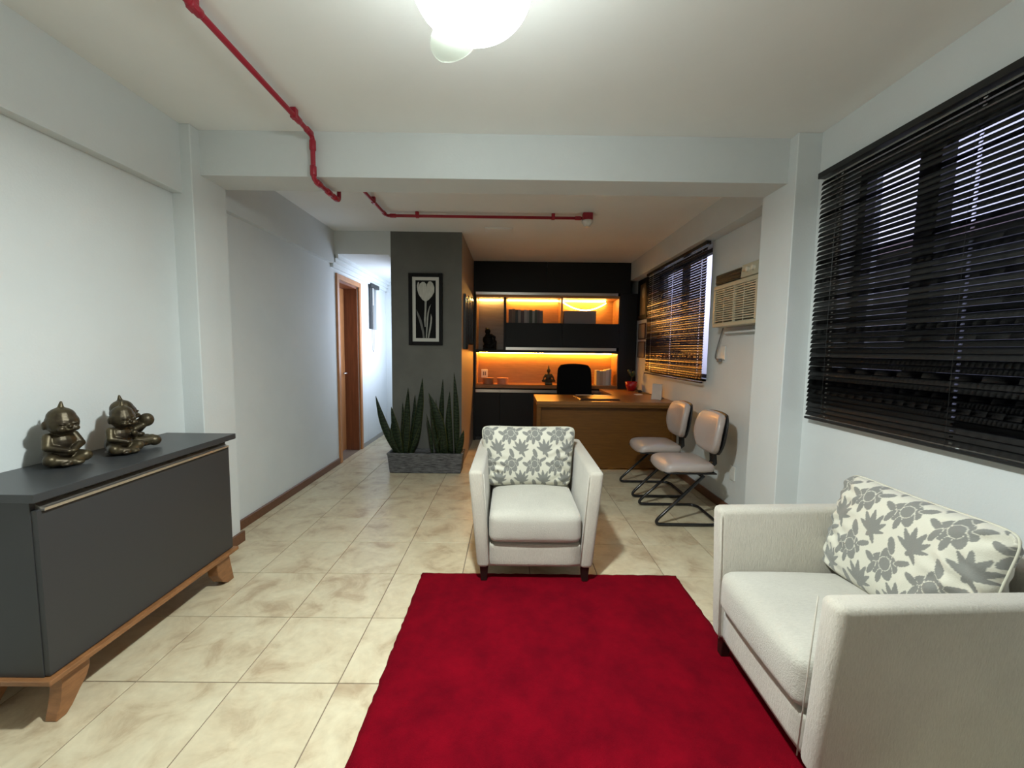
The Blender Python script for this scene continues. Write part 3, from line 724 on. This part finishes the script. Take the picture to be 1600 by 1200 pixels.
for a in [((-.72, .18), (-.891, .881), .072, .03, -.05, -.05, -.1), ((-.79, .18), (-.751, 1.028), .042, .0, .05, .06, .2), ((-.79, .18), (-.875, .751), .03, .0, -.02, -.03, .4),
          ((-.85, .18), (-.915, .649), .022, .01, -.04, -.05, .3), ((-.645, .18), (-.668, .895), .048, -.02, .0, .02, .2), ((-.594, .18), (-.623, 1.102), .044, .012, .02, .03, .1),
          ((-.572, .18), (-.504, .471), .045, .0, -.05, -.06, .0), ((-.77, .18), (-.72, .44), .02, -.05, -.07, -.08, .1), ((-.80, .18), (-.83, .80), .02, .0, .06, .07, .6), ((-.69, .18), (-.68, .62), .04, .01, .05, .05, .2), ((-.76, .18), (-.79, .52), .02, .03, -.06, -.07, .2)]:
    leaf(a[0], a[1], a[2], sb, a[3], a[4], a[5], a[6])

# ------------------------------------------------------------ tulip picture
t_ = thing('picture', 'black and white tulip picture in a black frame on the grey wall', 'picture', (-.948, 4.648, 1.795))
hw, hh, fw = .188, .395, .040
bm = bmesh.new(); bx(bm, -hw, -hw+fw, -.028, -.001, -hh, hh, .003); bx(bm, hw-fw, hw, -.028, -.001, -hh, hh, .003); bx(bm, -hw+fw, hw-fw, -.028, -.001, hh-fw, hh, .003); bx(bm, -hw+fw, hw-fw, -.028, -.001, -hh, -hh+fw, .003)
obj('frame', bm, BLACKFR, t_)
obj('mount', box(-hw+fw, hw-fw, -.012, -.002, -hh+fw, hh-fw), MAT_W, t_)
obj('print', box(-.112, .112, -.0135, -.012, -.318, .318), PRINTB, t_)
def shp(name, f, m, y=-.0145):
    s = .224/262   # crop pixels to metres, print spans x 258..520, y 240..1012 in the study crop
    pts = [((x_-389)*s, (626-y_)*.636/772) for x_, y_ in f]
    obj(name, prism(bmesh.new(), pts, 'y', y, y+.0008), m, t_)
shp('leaf_shape', [(268, 625), (300, 690), (330, 760), (352, 850), (366, 930), (374, 1010), (350, 1010), (340, 930), (322, 850), (300, 770), (278, 700)], TUL3)
shp('leaf_shape', [(458, 555), (440, 610), (428, 680), (420, 760), (414, 860), (400, 1010), (388, 1010), (396, 860), (402, 740), (414, 660), (436, 590)], TUL2)
shp('leaf_shape', [(455, 680), (470, 730), (468, 800), (456, 880), (440, 960), (430, 1010), (414, 1010), (424, 940), (440, 850), (450, 770)], TUL2, -.0148)
shp('stem_shape', [(376, 515), (402, 515), (396, 640), (390, 760), (386, 860), (376, 860), (366, 760), (374, 640)], TUL2, -.0150)
shp('petal_shape', [(275, 310), (288, 268), (305, 262), (300, 330), (330, 470), (378, 520), (340, 490), (300, 430), (282, 370)], TUL1, -.0150)
shp('petal_shape', [(300, 340), (312, 285), (345, 262), (372, 262), (398, 290), (400, 360), (392, 450), (388, 524), (350, 492), (315, 440), (302, 390)], TUL1, -.0153)
shp('petal_shape', [(388, 524), (384, 440), (392, 360), (408, 290), (430, 255), (458, 252), (485, 280), (502, 330), (500, 395), (470, 450), (430, 495)], TUL1, -.0156)

# three small frames seen edge-on on the partition's side
for k, (y, h0, h1) in enumerate(((4.93, 1.36, 2.00), (5.28, 1.42, 2.02), (5.62, 1.42, 2.04))):
    t_ = thing('picture', ['slim dark frame on the side of the grey wall, nearest the planter', 'slim dark frame on the side of the grey wall, middle of three', 'slim dark frame on the side of the grey wall, nearest the bookcase'][k], 'picture', (-.549, y, (h0+h1)/2))
    hz = (h1-h0)/2
    bm = bmesh.new(); bx(bm, 0, .03, -.12, -.09, -hz, hz, .003); bx(bm, 0, .03, .09, .12, -hz, hz, .003); bx(bm, 0, .03, -.09, .09, hz-.03, hz, .003); bx(bm, 0, .03, -.09, .09, -hz, -hz+.03, .003)
    obj('frame', bm, BLKMET, t_); obj('print', box(.004, .010, -.09, .09, -hz+.03, hz-.03), mat('print_brown', (.10, .07, .05), .35), t_)

# ------------------------------------------------------------ wall unit with lit niches
UY = 6.1; UB = 6.50
u_ = thing('wall_unit', 'built-in graphite wall unit with orange-lit wooden niches behind the desk', 'bookcase', (.6, UY, 0))
def UP(name, x0, x1, z0, z1, m, y0=UY, y1=UB, bev=.0015): return P(name, box(x0, x1, y0, y1, z0, z1, bev), m, u_)
UP('top_panel', -.545, .52, 2.20, ZC-.004, GRAPHD, UY, UY+.03); UP('top_panel', .523, 1.74, 2.20, ZC-.004, GRAPHD, UY, UY+.03)
UP('side_panel', -.545, -.515, .0, 2.199, GRAPHD); UP('side_panel', 1.595, 1.85, .0, 2.199, GRAPHD)
UP('aluminium_profile', -.515, 1.563, 2.160, 2.198, ALU, UY-.004, UY+.02)
UP('shelf', -.514, 1.594, 2.125, 2.159, NICHE, UY+.015)
UP('back_panel', -.514, -.105, 1.36, 2.124, NICHEG, UB-.03, UB-.005)
UP('back_panel', -.104, 1.594, 1.75, 2.124, NICHE, UB-.03, UB-.005)
UP('divider', -.105, -.072, 1.36, 2.124, GRAPHD, UY+.005, UB-.03)
UP('divider', .735, .762, 1.762, 2.124, NICHE, UY+.012, UB-.03)
UP('side_lining', 1.582, 1.5945, 1.762, 2.124, NICHE, UY+.012, UB-.03)
UP('side_lining', -.5145, -.502, 1.36, 2.124, NICHE, UY+.012, UB-.03)
UP('shelf', -.071, 1.581, 1.735, 1.756, GRAPHD, UY+.022, UB-.03)
UP('flap_door', -.071, .756, 1.405, 1.755, GRAPHD, UY, UY+.02); UP('flap_door', .759, 1.594, 1.405, 1.755, GRAPHD, UY, UY+.02)
UP('aluminium_profile', -.071, 1.56, 1.358, 1.400, ALU, UY-.004, UY+.02)
UP('shelf', -.514, 1.594, 1.318, 1.355, GRAPHD, UY+.012)
UP('back_panel', -.514, 1.594, .84, 1.317, NICHE, UB-.03, UB-.005)
UP('side_lining', 1.582, 1.5945, .845, 1.317, NICHE, UY+.012, UB-.03)
UP('side_lining', -.5145, -.502, .845, 1.317, NICHE, UY+.012, UB-.03)
UP('counter', -.514, 1.594, .79, .842, WOODH, UY-.004)
UP('aluminium_profile', -.514, -.152, .725, .770, ALU, UY-.004, UY+.02); UP('aluminium_profile', -.149, .60, .725, .770, ALU, UY-.004, UY+.02); UP('aluminium_profile', .603, 1.594, .725, .770, ALU, UY-.004, UY+.02)
for a, c in ((-.514, -.152), (-.149, .60), (.603, 1.594)): UP('cupboard_door', a, c, .06, .720, GRAPHD, UY, UY+.02)
UP('plinth', -.514, 1.594, .0, .058, BLACK, UY+.03, UY+.06)
UP('led_strip', -.49, -.12, 2.108, 2.124, LED2, UB-.085, UB-.072, 0)
UP('led_strip', -.06, .725, 2.108, 2.124, LED2, UB-.085, UB-.072, 0)
UP('led_strip', .775, 1.45, 2.108, 2.124, LED2, UB-.085, UB-.072, 0)
UP('led_strip', -.49, 1.57, 1.306, 1.317, LED, UB-.072, UB-.062, 0)
lp = [(.775+.68*s, UB-.10-.05*math.sin(PI*s), 2.108-.02*s-.125*math.sin(PI*s)**.9) for s in [k/20 for k in range(21)]]
P('loose_led_strip', tube(bmesh.new(), lp, .0065, 6), LED2, u_)

# objects in the niches
grp = 'books on the upper shelf of the wall unit'
x = -.035; cols = [(.10, .05, .03), (.12, .07, .04), (.02, .02, .02), (.22, .19, .17), (.05, .02, .02), (.30, .27, .26), (.22, .2, .2), (.03, .04, .02), (.28, .28, .26), (.05, .06, .04), (.09, .06, .06), (.12, .09, .08)]
names = ['brown', 'tan brown', 'black', 'grey', 'maroon', 'pale grey', 'silver grey', 'dark olive', 'off-white', 'dark green', 'plum', 'taupe']
for k, c in enumerate(cols):
    wd = random.uniform(.034, .048) if k else .052; h = random.uniform(.195, .215)-(.012 if k > 3 else 0)
    t_ = thing('book', ['%s book, ' % names[k]+q for q in (['leftmost in the upper shelf row', 'second from left in the upper shelf row']+['between the %s and %s ones, upper shelf' % (names[k-1], names[(k+1) % 12]) for _ in range(9)]+['rightmost in the upper shelf row'])][k], 'book', (x+wd/2, 6.2, 1.7565), 0, grp)
    cm = mat('book_'+names[k].replace(' ', '_').replace('-', '_'), c, .5)
    obj('cover', (lambda b_: (bx(b_, -wd/2, -wd/2+.003, 0, .15, 0, h), bx(b_, wd/2-.003, wd/2, 0, .15, 0, h), bx(b_, -wd/2, wd/2, -.003, .001, 0, h), b_)[-1])(bmesh.new()), cm, t_)
    obj('pages', box(-wd/2+.003, wd/2-.003, .001, .146, .003, h-.003), PAPER, t_)
    x += wd+.0012
grp = 'pale volumes beside the office chair'
x = 1.30
for k, (c, h, wd) in enumerate([((.42, .36, .24), .225, .05), ((.36, .30, .20), .215, .045), ((.45, .40, .30), .22, .045), ((.5, .48, .42), .235, .04), ((.30, .28, .24), .245, .035)]):
    t_ = thing('book', ['beige', 'tan', 'cream', 'white', 'grey'][k]+' tall book on the lit counter'+[', leftmost, touching the chair back', ', second from the left', ', in the middle of the five', ', second from the right', ', rightmost by the side panel'][k], 'book', (x+wd/2, 6.2, .8425), 0, grp)
    cm = mat('volume_cover', c, .6)
    obj('cover', (lambda b_: (bx(b_, -wd/2, -wd/2+.003, 0, .17, 0, h), bx(b_, wd/2-.003, wd/2, 0, .17, 0, h), bx(b_, -wd/2, wd/2, -.003, .001, 0, h), b_)[-1])(bmesh.new()), cm, t_)
    obj('pages', box(-wd/2+.003, wd/2-.003, .001, .165, .003, h-.003), PAPER, t_); x += wd+.002
t_ = thing('storage_box', 'long grey archive box in the upper right niche under the drooping light strip', 'box', (1.03, 6.28, 1.757))
obj('body', box(-.24, .24, -.08, .10, 0, .17, .003), GREYBOX, t_); obj('lid', box(-.243, .243, -.083, .103, .165, .192, .003), GREYBOX, t_)
for x, m, l in ((-.33, TERRA2, 'round brown lidded box, left one on the lit counter'), (-.115, TERRA, 'round salmon lidded box, right one on the lit counter')):
    t_ = thing('round_box', l, 'box', (x, 6.19, .8425), 0, 'round boxes on the counter')
    obj('body', lathe(bmesh.new(), [(.080, 0), (.083, .004), (.083, .065)], 28), m, t_, smooth=False)
    obj('lid', lathe(bmesh.new(), [(.087, .058), (.087, .092), (.083, .097)], 28), m, t_)
t_ = thing('power_outlet', 'white socket plate on the lit back panel behind the round boxes', 'socket', (-.405, UB-.031, .985))
obj('plate', box(-.05, .05, -.008, 0, -.065, .065, .003), WHITE, t_)
for x in (-.014, .014): obj('socket_hole', box(x-.009, x+.009, -.0095, -.007, -.03, .03, .001), CORD, t_)
# meditating figurine
t_ = thing('buddha_figurine', 'small dark meditating Buddha figurine on the lit counter', 'figurine', (.575, 6.17, .8425))
bm = bmesh.new(); bx(bm, -.055, .055, -.045, .045, 0, .04, .006)
ell(bm, (0, 0, .115), (.046, .034, .055)); ell(bm, (0, 0, .07), (.058, .042, .034))
for q in (-1, 1):
    limb(bm, (q*.02, 0, .06), (q*.085, -.02, .062), .026, .020); limb(bm, (q*.085, -.02, .06), (0, -.05, .055), .019, .013)
    limb(bm, (q*.042, 0, .15), (q*.075, -.008, .105), .017, .013); limb(bm, (q*.075, -.008, .105), (q*.08, -.03, .085), .012, .010)
ell(bm, (0, 0, .175), (.018, .018, .02)); ell(bm, (0, -.002, .215), (.030, .030, .036)); limb(bm, (0, 0, .245), (0, 0, .29), .016, .006); ell(bm, (0, -.03, .21), (.006, .006, .008))
o_ = obj('body', bm, BRONZE, t_, smooth=True); remeshed(o_, .004, 2)
t_ = thing('dark_statue', 'black kneeling statue in the tall upper left niche', 'statue', (-.315, 6.2, 1.3555))
bm = bmesh.new(); ell(bm, (-.02, .02, .05), (.085, .07, .05)); ell(bm, (-.02, .01, .13), (.072, .058, .085)); ell(bm, (-.025, 0, .20), (.05, .045, .05))
ell(bm, (-.03, -.005, .275), (.042, .044, .048)); ell(bm, (-.045, .01, .315), (.022, .022, .018)); limb(bm, (.02, 0, .22), (.075, -.01, .19), .022, .018); limb(bm, (.075, -.01, .19), (.07, -.03, .12), .018, .014)
limb(bm, (.02, -.02, .05), (.085, -.03, .12), .032, .024); limb(bm, (.085, -.03, .12), (.08, -.03, .02), .024, .02); ell(bm, (-.08, .01, .15), (.025, .03, .05)); bx(bm, -.10, .10, -.06, .07, 0, .025, .004)
remeshed(obj('body', bm, DARKFIG, t_, smooth=True), .005, 2)

# ------------------------------------------------------------ desk
d_ = thing('desk', 'L-shaped honey wood desk with a panelled front in the alcove', 'desk', (1.1, 4.9, 0))
P('desktop', box(.298, RW-.002, 4.50, 5.215, .765, .80, .002), WOODH, d_)
P('return_top', box(1.32, RW-.002, 5.2155, 6.085, .765, .80, .002), WOODH, d_)
P('end_panel', box(.298, .345, 4.515, 5.20, .0008, .764, .002), WOOD, d_); P('end_panel', box(RW-.05, RW-.002, 4.54, 5.20, .0008, .764, .002), WOOD, d_)
P('modesty_panel', box(.346, RW-.051, 4.60, 4.62, .03, .764, .001), WOOD, d_)
P('top_band', box(.298, RW-.002, 4.501, 4.535, .735, .7645, .001), WOOD, d_)
P('return_panel', box(1.34, 1.36, 5.22, 6.08, .0008, .764, .001), WOOD, d_)
# office chair
t_ = thing('office_chair', 'black office swivel chair with tall backrest behind the desk', 'chair', (.87, 5.38, 0), R(180))
bm = bmesh.new(); nx_, nz_ = 14, 14; W_ = {}
for side in (0, 1):
    for i in range(nx_+1):
        for j in range(nz_+1):
            u, v = i/nx_*2-1, j/nz_; hw_ = .215+.02*math.sin(PI*v)+(0.0 if v < .9 else -.03*((v-.9)/.1)**2)
            cz = .56+.62*v-(.018*u*u if v > .9 else 0); yy = -.20-.06*v**1.5+.05*u*u+(.0 if side else -.035)
            W_[side, i, j] = bm.verts.new((u*hw_, yy, cz))
for side in (0, 1):
    for i in range(nx_):
        for j in range(nz_): bm.faces.new((W_[side, i, j], W_[side, i+1, j], W_[side, i+1, j+1], W_[side, i, j+1]))
for i in range(nx_):
    for j in (0, nz_): bm.faces.new((W_[0, i, j], W_[0, i+1, j], W_[1, i+1, j], W_[1, i, j]))
for j in range(nz_):
    for i in (0, nx_): bm.faces.new((W_[0, i, j], W_[0, i, j+1], W_[1, i, j+1], W_[1, i, j]))
obj('backrest', bm, BLKFAB, t_, smooth=True)
obj('seat', softbox(-.25, .25, -.22, .25, .44, .53, .01, .03, 8), BLKFAB, t_, smooth=True)
obj('column', lathe(bmesh.new(), [(.03, .12), (.03, .30), (.022, .30), (.022, .44)], 16), BLKMET, t_)
obj('back_support', tube(bmesh.new(), fillet([(0, -.05, .43), (0, -.27, .43), (0, -.265, .70)], .06), .022, 10), BLACK, t_, smooth=True)
for q in (-1, 1):
    obj('armrest', (lambda b_: (tube(b_, fillet([(q*.22, .02, .45), (q*.29, .02, .45), (q*.29, .02, .70)], .04), .014, 8), bx(b_, q*.29-.03, q*.29+.03, -.12, .14, .70, .73, .008, 2), b_)[-1])(bmesh.new()), BLACK, t_)
for k in range(5):
    a = 2*PI*k/5+.3
    obj('base_spoke', tube(bmesh.new(), [(0, 0, .13), (.15*math.cos(a), .15*math.sin(a), .10), (.29*math.cos(a), .29*math.sin(a), .075)], [.024, .02, .015], 8), BLACK, t_)
    cst = obj('caster', lathe(bmesh.new(), [(.012, -.02), (.03, -.02), (.03, .02), (.012, .02)], 14), BLACK, t_, loc=(.29*math.cos(a), .29*math.sin(a), .0315), rot=(0, R(90), a+.6))
# desk things
t_ = thing('desk_pad', 'dark brown leather desk pad lying on the desk', 'desk pad', (1.0, 4.82, .8005), R(3))
obj('pad', box(-.22, .24, -.20, .20, 0, .012, .004), LEATHER, t_); obj('cover_flap', box(-.21, .23, -.19, .19, .0125, .018, .002), LEATHER, t_)
for k, (x, y, a, w_, h_) in enumerate(((.93, 5.09, 8, .21, .15), (1.13, 5.10, -12, .20, .14))):
    t_ = thing('paper_sheet', ['white loose papers on the desk, left pile by the office chair', 'white loose papers on the desk, right pile by the office chair'][k], 'paper', (x, y, .8192 if k == 5 else .801), R(a), 'papers on the desk')
    for q in range(3): obj('sheet', box(-w_/2+q*.006, w_/2+q*.006, -.05+q*.004, .08+q*.004, q*.0022, q*.0022+.0012), PAPER, t_)
t_ = thing('desk_calendar', 'cream tent-shaped desk calendar standing near the wall on the desk', 'calendar', (1.735, 4.83, .8005), R(-28))
bm = bmesh.new(); prism(bm, [(-.055, 0), (-.049, 0), (0, .165), (.049, 0), (.055, 0), (.003, .175), (-.003, .175)], 'y', -.055, .055)
o_ = obj('stand', bm, PAPER, t_); o_.rotation_euler = (0, 0, R(90))
obj('page_block', prism(bmesh.new(), [(-.062, .004), (-.056, .004), (-.004, .172), (-.010, .172)], 'y', -.052, .052), mat('calendar_pages', (.62, .50, .40), .6), t_, rot=(0, 0, R(90)))
obj('binding', tube(bmesh.new(), [(-.054, 0, .176), (.054, 0, .176)], .005, 8), ALU, t_)
t_ = thing('business_cards', 'small white cards lying on the desk return by the wall', 'card', (1.66, 5.30, .8005), R(20))
obj('card', box(-.045, .045, -.03, .03, 0, .003), PAPER, t_); obj('card', box(-.03, .06, -.01, .04, .0035, .006), PAPER, t_)
t_ = thing('cable', 'black cable coiled along the wall on the desk', 'cable', (1.8, 5.3, .803))
pts = [(.03, .45, .004), (-.04, .30, .004), (-.02, .12, .004), (.02, -.02, .004), (.03, -.20, .004), (.0, -.30, .004), (.03, -.42, .004)]
obj('cord', tube(bmesh.new(), fillet(pts, .08), .005, 6), BLACK, t_, smooth=True); obj('plug', box(-.06, -.01, .26, .34, 0, .03, .004), BLACK, t_)
t_ = thing('flower_pot', 'red flower pot on the desk return beside the wall unit', 'pot', (1.72, 5.83, .8005))
obj('pot', lathe(bmesh.new(), [(.055, 0), (.075, .06), (.085, .13), (.078, .13), (.05, .10)], 24), REDV, t_, smooth=True)
obj('earth', lathe(bmesh.new(), [(.068, .10), (.07, .112)], 20), SOIL, t_)
obj('stem', tube(bmesh.new(), [(0, 0, .10), (.01, 0, .20), (-.005, .01, .30)], .005, 6), LEG, t_)
for a in (0, 1.3, 2.6, 4, 5.2):
    obj('leaf', ell(bmesh.new(), (.025*math.cos(a), .025*math.sin(a), .24+.02*math.sin(3*a)), (.025, .012, .05), (0, .5, a), 10, 6), LEAFM, t_, smooth=True)

# ------------------------------------------------------------ visitor chairs
def visitor(label, loc, first=None):
    t_ = thing('visitor_chair', label, 'chair', loc, 0, 'cantilever visitor chairs along the wall')
    HW = .215; r = .0125; z0 = .0135
    # closed floor loop, front ends rise backwards to under the seat
    pts = [(.14, -HW*.55, .405), (.0, -HW*.80, .36), (-.23, -HW, .14), (-.27, -HW, z0), (.24, -HW, z0), (.24, HW, z0), (-.27, HW, z0), (-.23, HW, .14), (.0, HW*.80, .36), (.14, HW*.55, .405)]
    pts = [(.10, -HW+.02, .40), (-.30, -HW, z0), (.235, -HW, z0), (.235, HW, z0), (-.30, HW, z0), (.10, HW-.02, .40)]
    obj('tube_frame', tube(bmesh.new(), fillet(pts, .085, 8), r, 10), BLKMET, t_, smooth=True)
    obj('cross_bar', tube(bmesh.new(), [(.09, -HW+.02, .395), (.09, HW-.02, .395)], r, 10), BLKMET, t_, smooth=True)
    bm = softbox(-.215, .205, -.215, .215, .42, .485, .018, .032, 14)
    for v in bm.verts:
        q = max(0, (abs(v.co.x)/.21)**2+(abs(v.co.y)/.215)**2-1.0); k = 1-.11*q; v.co.x *= k; v.co.y *= k
        if v.co.x < -.10: v.co.z -= (-.10-v.co.x)**2*2.2
    obj('seat', bm, VINYL, t_, smooth=True)
    obj('seat_shell', softbox(-.20, .20, -.20, .20, .408, .421, 0, .006, 4), BLACK, t_)
    # bent support bar
    obj('back_support', (lambda b_: (prism(b_, [(.10, .398), (.235, .405), (.282, .45), (.275, .52), (.245, .60), (.225, .60), (.25, .51), (.252, .46), (.222, .428), (.10, .414)], 'y', -.032, .032, .004), b_)[-1])(bmesh.new()), BLACK, t_)
    bm = softbox(-.03, .03, -.205, .205, .0, .34, 0, .028, 14)
    for v in bm.verts:
        zz = (v.co.z-.17)/.17; k = 1-.26*abs(zz)**3-(.12 if zz < 0 else 0)*abs(zz)**2; v.co.y *= k; v.co.z = .17+(v.co.z-.17)*(1-.12*(abs(v.co.y)/.2)**2)
        v.co.x += .9*(v.co.y**2)*-.6+.02*(1-zz*zz)*-.8
    o_ = obj('backrest', bm, VINYL, t_, smooth=True, loc=(.215, 0, .545), rot=(0, R(8), 0))
    bm = softbox(.018, .034, -.21, .21, -.005, .345, 0, .008, 10)
    for v in bm.verts:
        zz = (v.co.z-.17)/.175; k = 1-.26*abs(zz)**3-(.12 if zz < 0 else 0)*abs(zz)**2; v.co.y *= k; v.co.z = .17+(v.co.z-.17)*(1-.12*(abs(v.co.y)/.2)**2); v.co.x += .9*(v.co.y**2)*-.6
    obj('back_shell', bm, BLACK, t_, smooth=True, loc=(.222, 0, .545), rot=(0, R(8), 0))
    return t_
visitor('taupe vinyl cantilever chair, the nearer of the two by the wall', (1.42, 3.33, 0))
visitor('taupe vinyl cantilever chair, the farther one beside the desk', (1.42, 3.96, 0))

# ------------------------------------------------------------ air conditioner
t_ = thing('air_conditioner', 'ivory window air conditioner set in the wall beside the alcove blind', 'air conditioner', (1.73, 3.25, 1.57))
Ly0, Ly1, H_ = -.32, .315, .445
obj('housing', box(.02, .135, Ly0, Ly1, 0, H_, .012, 2), IVORY, t_)
bm = bmesh.new(); bx(bm, .0, .02, Ly0, Ly1, 0, .035, .006, 2); bx(bm, .0, .02, Ly0, Ly0+.03, .035, .31); bx(bm, .0, .02, Ly1-.03, Ly1, .035, .31); bx(bm, .0, .02, Ly0, Ly1, .31, .345, .004)
bx(bm, .006, .02, -.01-.008, -.01+.008, .035, .31)
obj('front_frame', bm, IVORY, t_)
me = None
for k in range(15):
    z = .048+k*.0178
    if me is None:
        s = obj('grille_slat', hexa(bmesh.new(), [(.004, Ly0+.03, 0), (.012, Ly0+.03, -.003), (.012, Ly1-.03, -.003), (.004, Ly1-.03, 0), (.003, Ly0+.03, .009), (.011, Ly0+.03, .006), (.011, Ly1-.03, .006), (.003, Ly1-.03, .009)]), IVORY, t_); me = s.data
    else: s = link('grille_slat', me, t_)
    s.location.z = z
obj('grille_backing', box(.014, .019, Ly0+.03, Ly1-.03, .035, .31), IVDARK, t_)
for k in range(3): obj('grille_rib', box(.0015, .006, Ly0+.03+(k+1)*.144, Ly0+.036+(k+1)*.144, .035, .31), IVORY, t_)
obj('air_outlet', box(.004, .022, -.09, Ly1-.015, .352, H_-.012, .006, 2), IVDARK, t_)
for k in range(3): obj('louvre', box(-.001, .006, -.08, Ly1-.025, .366+k*.024, .370+k*.024), BLACK, t_)
bm = bmesh.new(); prism(bm, [(Ly0, .348), (-.098, .348), (-.115, H_-.004), (Ly0, H_-.004)], 'x', -.006, .02, .004); obj('control_panel', bm, IVORY, t_)
for y in (-.27, -.20): obj('knob', lathe(bmesh.new(), [(.019, 0), (.017, .016), (.010, .018)], 18), mat('knob_ivory', (.62, .6, .5), .35), t_, loc=(-.006, y, .398), rot=(0, R(-90), 0))
obj('badge', box(-.0075, -.005, -.165, -.125, .392, .400), ALU, t_)
t_ = thing('air_conditioner_ledge', 'thin plaster ledge in the wall just below the air conditioner', 'ledge', (1.845, 3.24, 1.525))
obj('ledge', box(-.02, .024, -.42, .30, -.006, .012, .002), PAINT, t_)
obj('fillet', box(.005, .024, -.42, .30, -.016, -.006, .002), PAINT, t_)
t_ = thing('power_cable', 'grey power cable hanging from the air conditioner to its plug', 'cable', (1.855, 3.62, 1.35))
obj('cord', tube(bmesh.new(), fillet([(-.02, -.04, .225), (-.012, .03, .12), (-.012, .085, .0), (-.012, .09, -.045), (-.012, .02, -.06)], .06), .0055, 8), CORD, t_, smooth=True)
obj('plug', box(-.03, .0, -.01, .03, -.075, -.045, .004), CORD, t_)
for l, y, z in (('white wall socket plate below the air conditioner', 3.62, 1.355), ('small white wall plate low behind the nearer visitor chair', 3.36, .355)):
    t_ = thing('wall_socket', l, 'socket', (RW, y, z))
    obj('plate', box(-.010, -.0005, -.038, .038, -.06, .06, .003), WHITE, t_)
    obj('socket_face', box(-.013, -.010, -.018, .018, -.018, .018, .002), WHITE, t_)

# certificates and dark picture on the alcove's right wall
for l, y0, y1, z0, z1 in (('small framed certificate right of the wall unit, upper of two', 5.73, 6.03, 1.53, 1.755), ('small framed certificate right of the wall unit, lower of two', 5.73, 6.03, 1.27, 1.50)):
    t_ = thing('certificate', l, 'picture', (RW, (y0+y1)/2, (z0+z1)/2), 0, 'certificates on the alcove wall'); a, c = (y1-y0)/2, (z1-z0)/2
    bm = bmesh.new(); bx(bm, -.018, -.001, -a, -a+.014, -c, c); bx(bm, -.018, -.001, a-.014, a, -c, c); bx(bm, -.018, -.001, -a+.014, a-.014, c-.014, c); bx(bm, -.018, -.001, -a+.014, a-.014, -c, -c+.014)
    obj('frame', bm, mat('brown_frame', (.05, .02, .012), .4), t_); obj('certificate_sheet', box(-.008, -.002, -a+.014, a-.014, -c+.014, c-.014), mat('certificate_paper', (.34, .28, .22), .5), t_)
t_ = thing('picture', 'tall tulip print in a wide black frame high beside the wall unit', 'picture', (RW, 5.88, 2.09))
bm = bmesh.new(); bx(bm, -.025, -.001, -.20, -.14, -.28, .28); bx(bm, -.025, -.001, .14, .20, -.28, .28); bx(bm, -.025, -.001, -.14, .14, .22, .28); bx(bm, -.025, -.001, -.14, .14, -.28, -.22)
obj('frame', bm, BLACKFR, t_); obj('print', box(-.010, -.002, -.14, .14, -.22, .22), mat('tan_print', (.16, .12, .07), .4), t_)
obj('flower_shape', ell(bmesh.new(), (-.0105, 0, .09), (.0015, .055, .075)), mat('pale_print', (.45, .40, .28), .5), t_); obj('stem_shape', box(-.012, -.010, -.006, .006, -.20, .02), mat('pale_stem', (.4, .36, .25), .5), t_)

# ------------------------------------------------------------ hang sub-parts under their parts
def kin(r): return [c for c in bpy.data.objects if c.parent == r]
def base(n): return n.split('.')[0]
def centre(o):
    if not o.data or not len(o.data.vertices): return Vector()
    return o.matrix_parent_inverse @ o.matrix_basis @ (sum((Vector(c) for c in o.bound_box), Vector())/8)
RULES = {'door_1': {'door_handle': 'door_leaf', 'hinge': 'door_leaf'}, 'window': {'pane': 'frame', 'mullion': 'frame'},
         'air_conditioner': {'knob': 'control_panel', 'badge': 'control_panel', 'grille_slat': 'front_frame', 'grille_rib': 'front_frame', 'louvre': 'air_outlet'},
         'cushion': {'piping': 'cover'}, 'armchair': {'seam': 'arm'}, 'sideboard': {'handle_profile': 'door'}, 'office_chair': {'caster': 'base_spoke'},
         'visitor_chair': {'back_shell': 'backrest', 'seat_shell': 'seat', 'cross_bar': 'tube_frame'}, 'planter': {'rim': 'box'}, 'wall_socket': {'socket_face': 'plate'},
         'power_outlet': {'socket_hole': 'plate'}, 'flower_pot': {'earth': 'pot', 'leaf': 'stem'}, 'ceiling_lamp': {'petal': 'globe'}, 'wall_unit': {'loose_led_strip': 'shelf', 'led_strip': 'shelf'},
         'picture': {'petal_shape': 'print', 'stem_shape': 'print', 'leaf_shape': 'print', 'flower_shape': 'print'}, 'roller_blind': {'edge_rail': 'fabric', 'bead_cord': 'valance'}, 'desk': {'top_band': 'desktop'}}
ALL = list(bpy.data.objects); KIDS = {}
for o_ in ALL:
    if o_.parent: KIDS.setdefault(o_.parent, []).append(o_)
for root in [o_ for o_ in ALL if not o_.parent]:
    rl = RULES.get(root.name) or RULES.get(base(root.name)) or (RULES['window'] if root.name.startswith('window') else None)
    if not rl: continue
    ks = KIDS.get(root, [])
    for c in ks:
        tgt = rl.get(base(c.name))
        if not tgt: continue
        cand = [k for k in ks if base(k.name) == tgt]
        if not cand: continue
        cc = centre(c); pz = min(cand, key=lambda k: (centre(k)-cc).length)
        inv = (pz.matrix_parent_inverse @ pz.matrix_basis).inverted() @ c.matrix_parent_inverse
        c.parent = pz; c.matrix_parent_inverse = inv
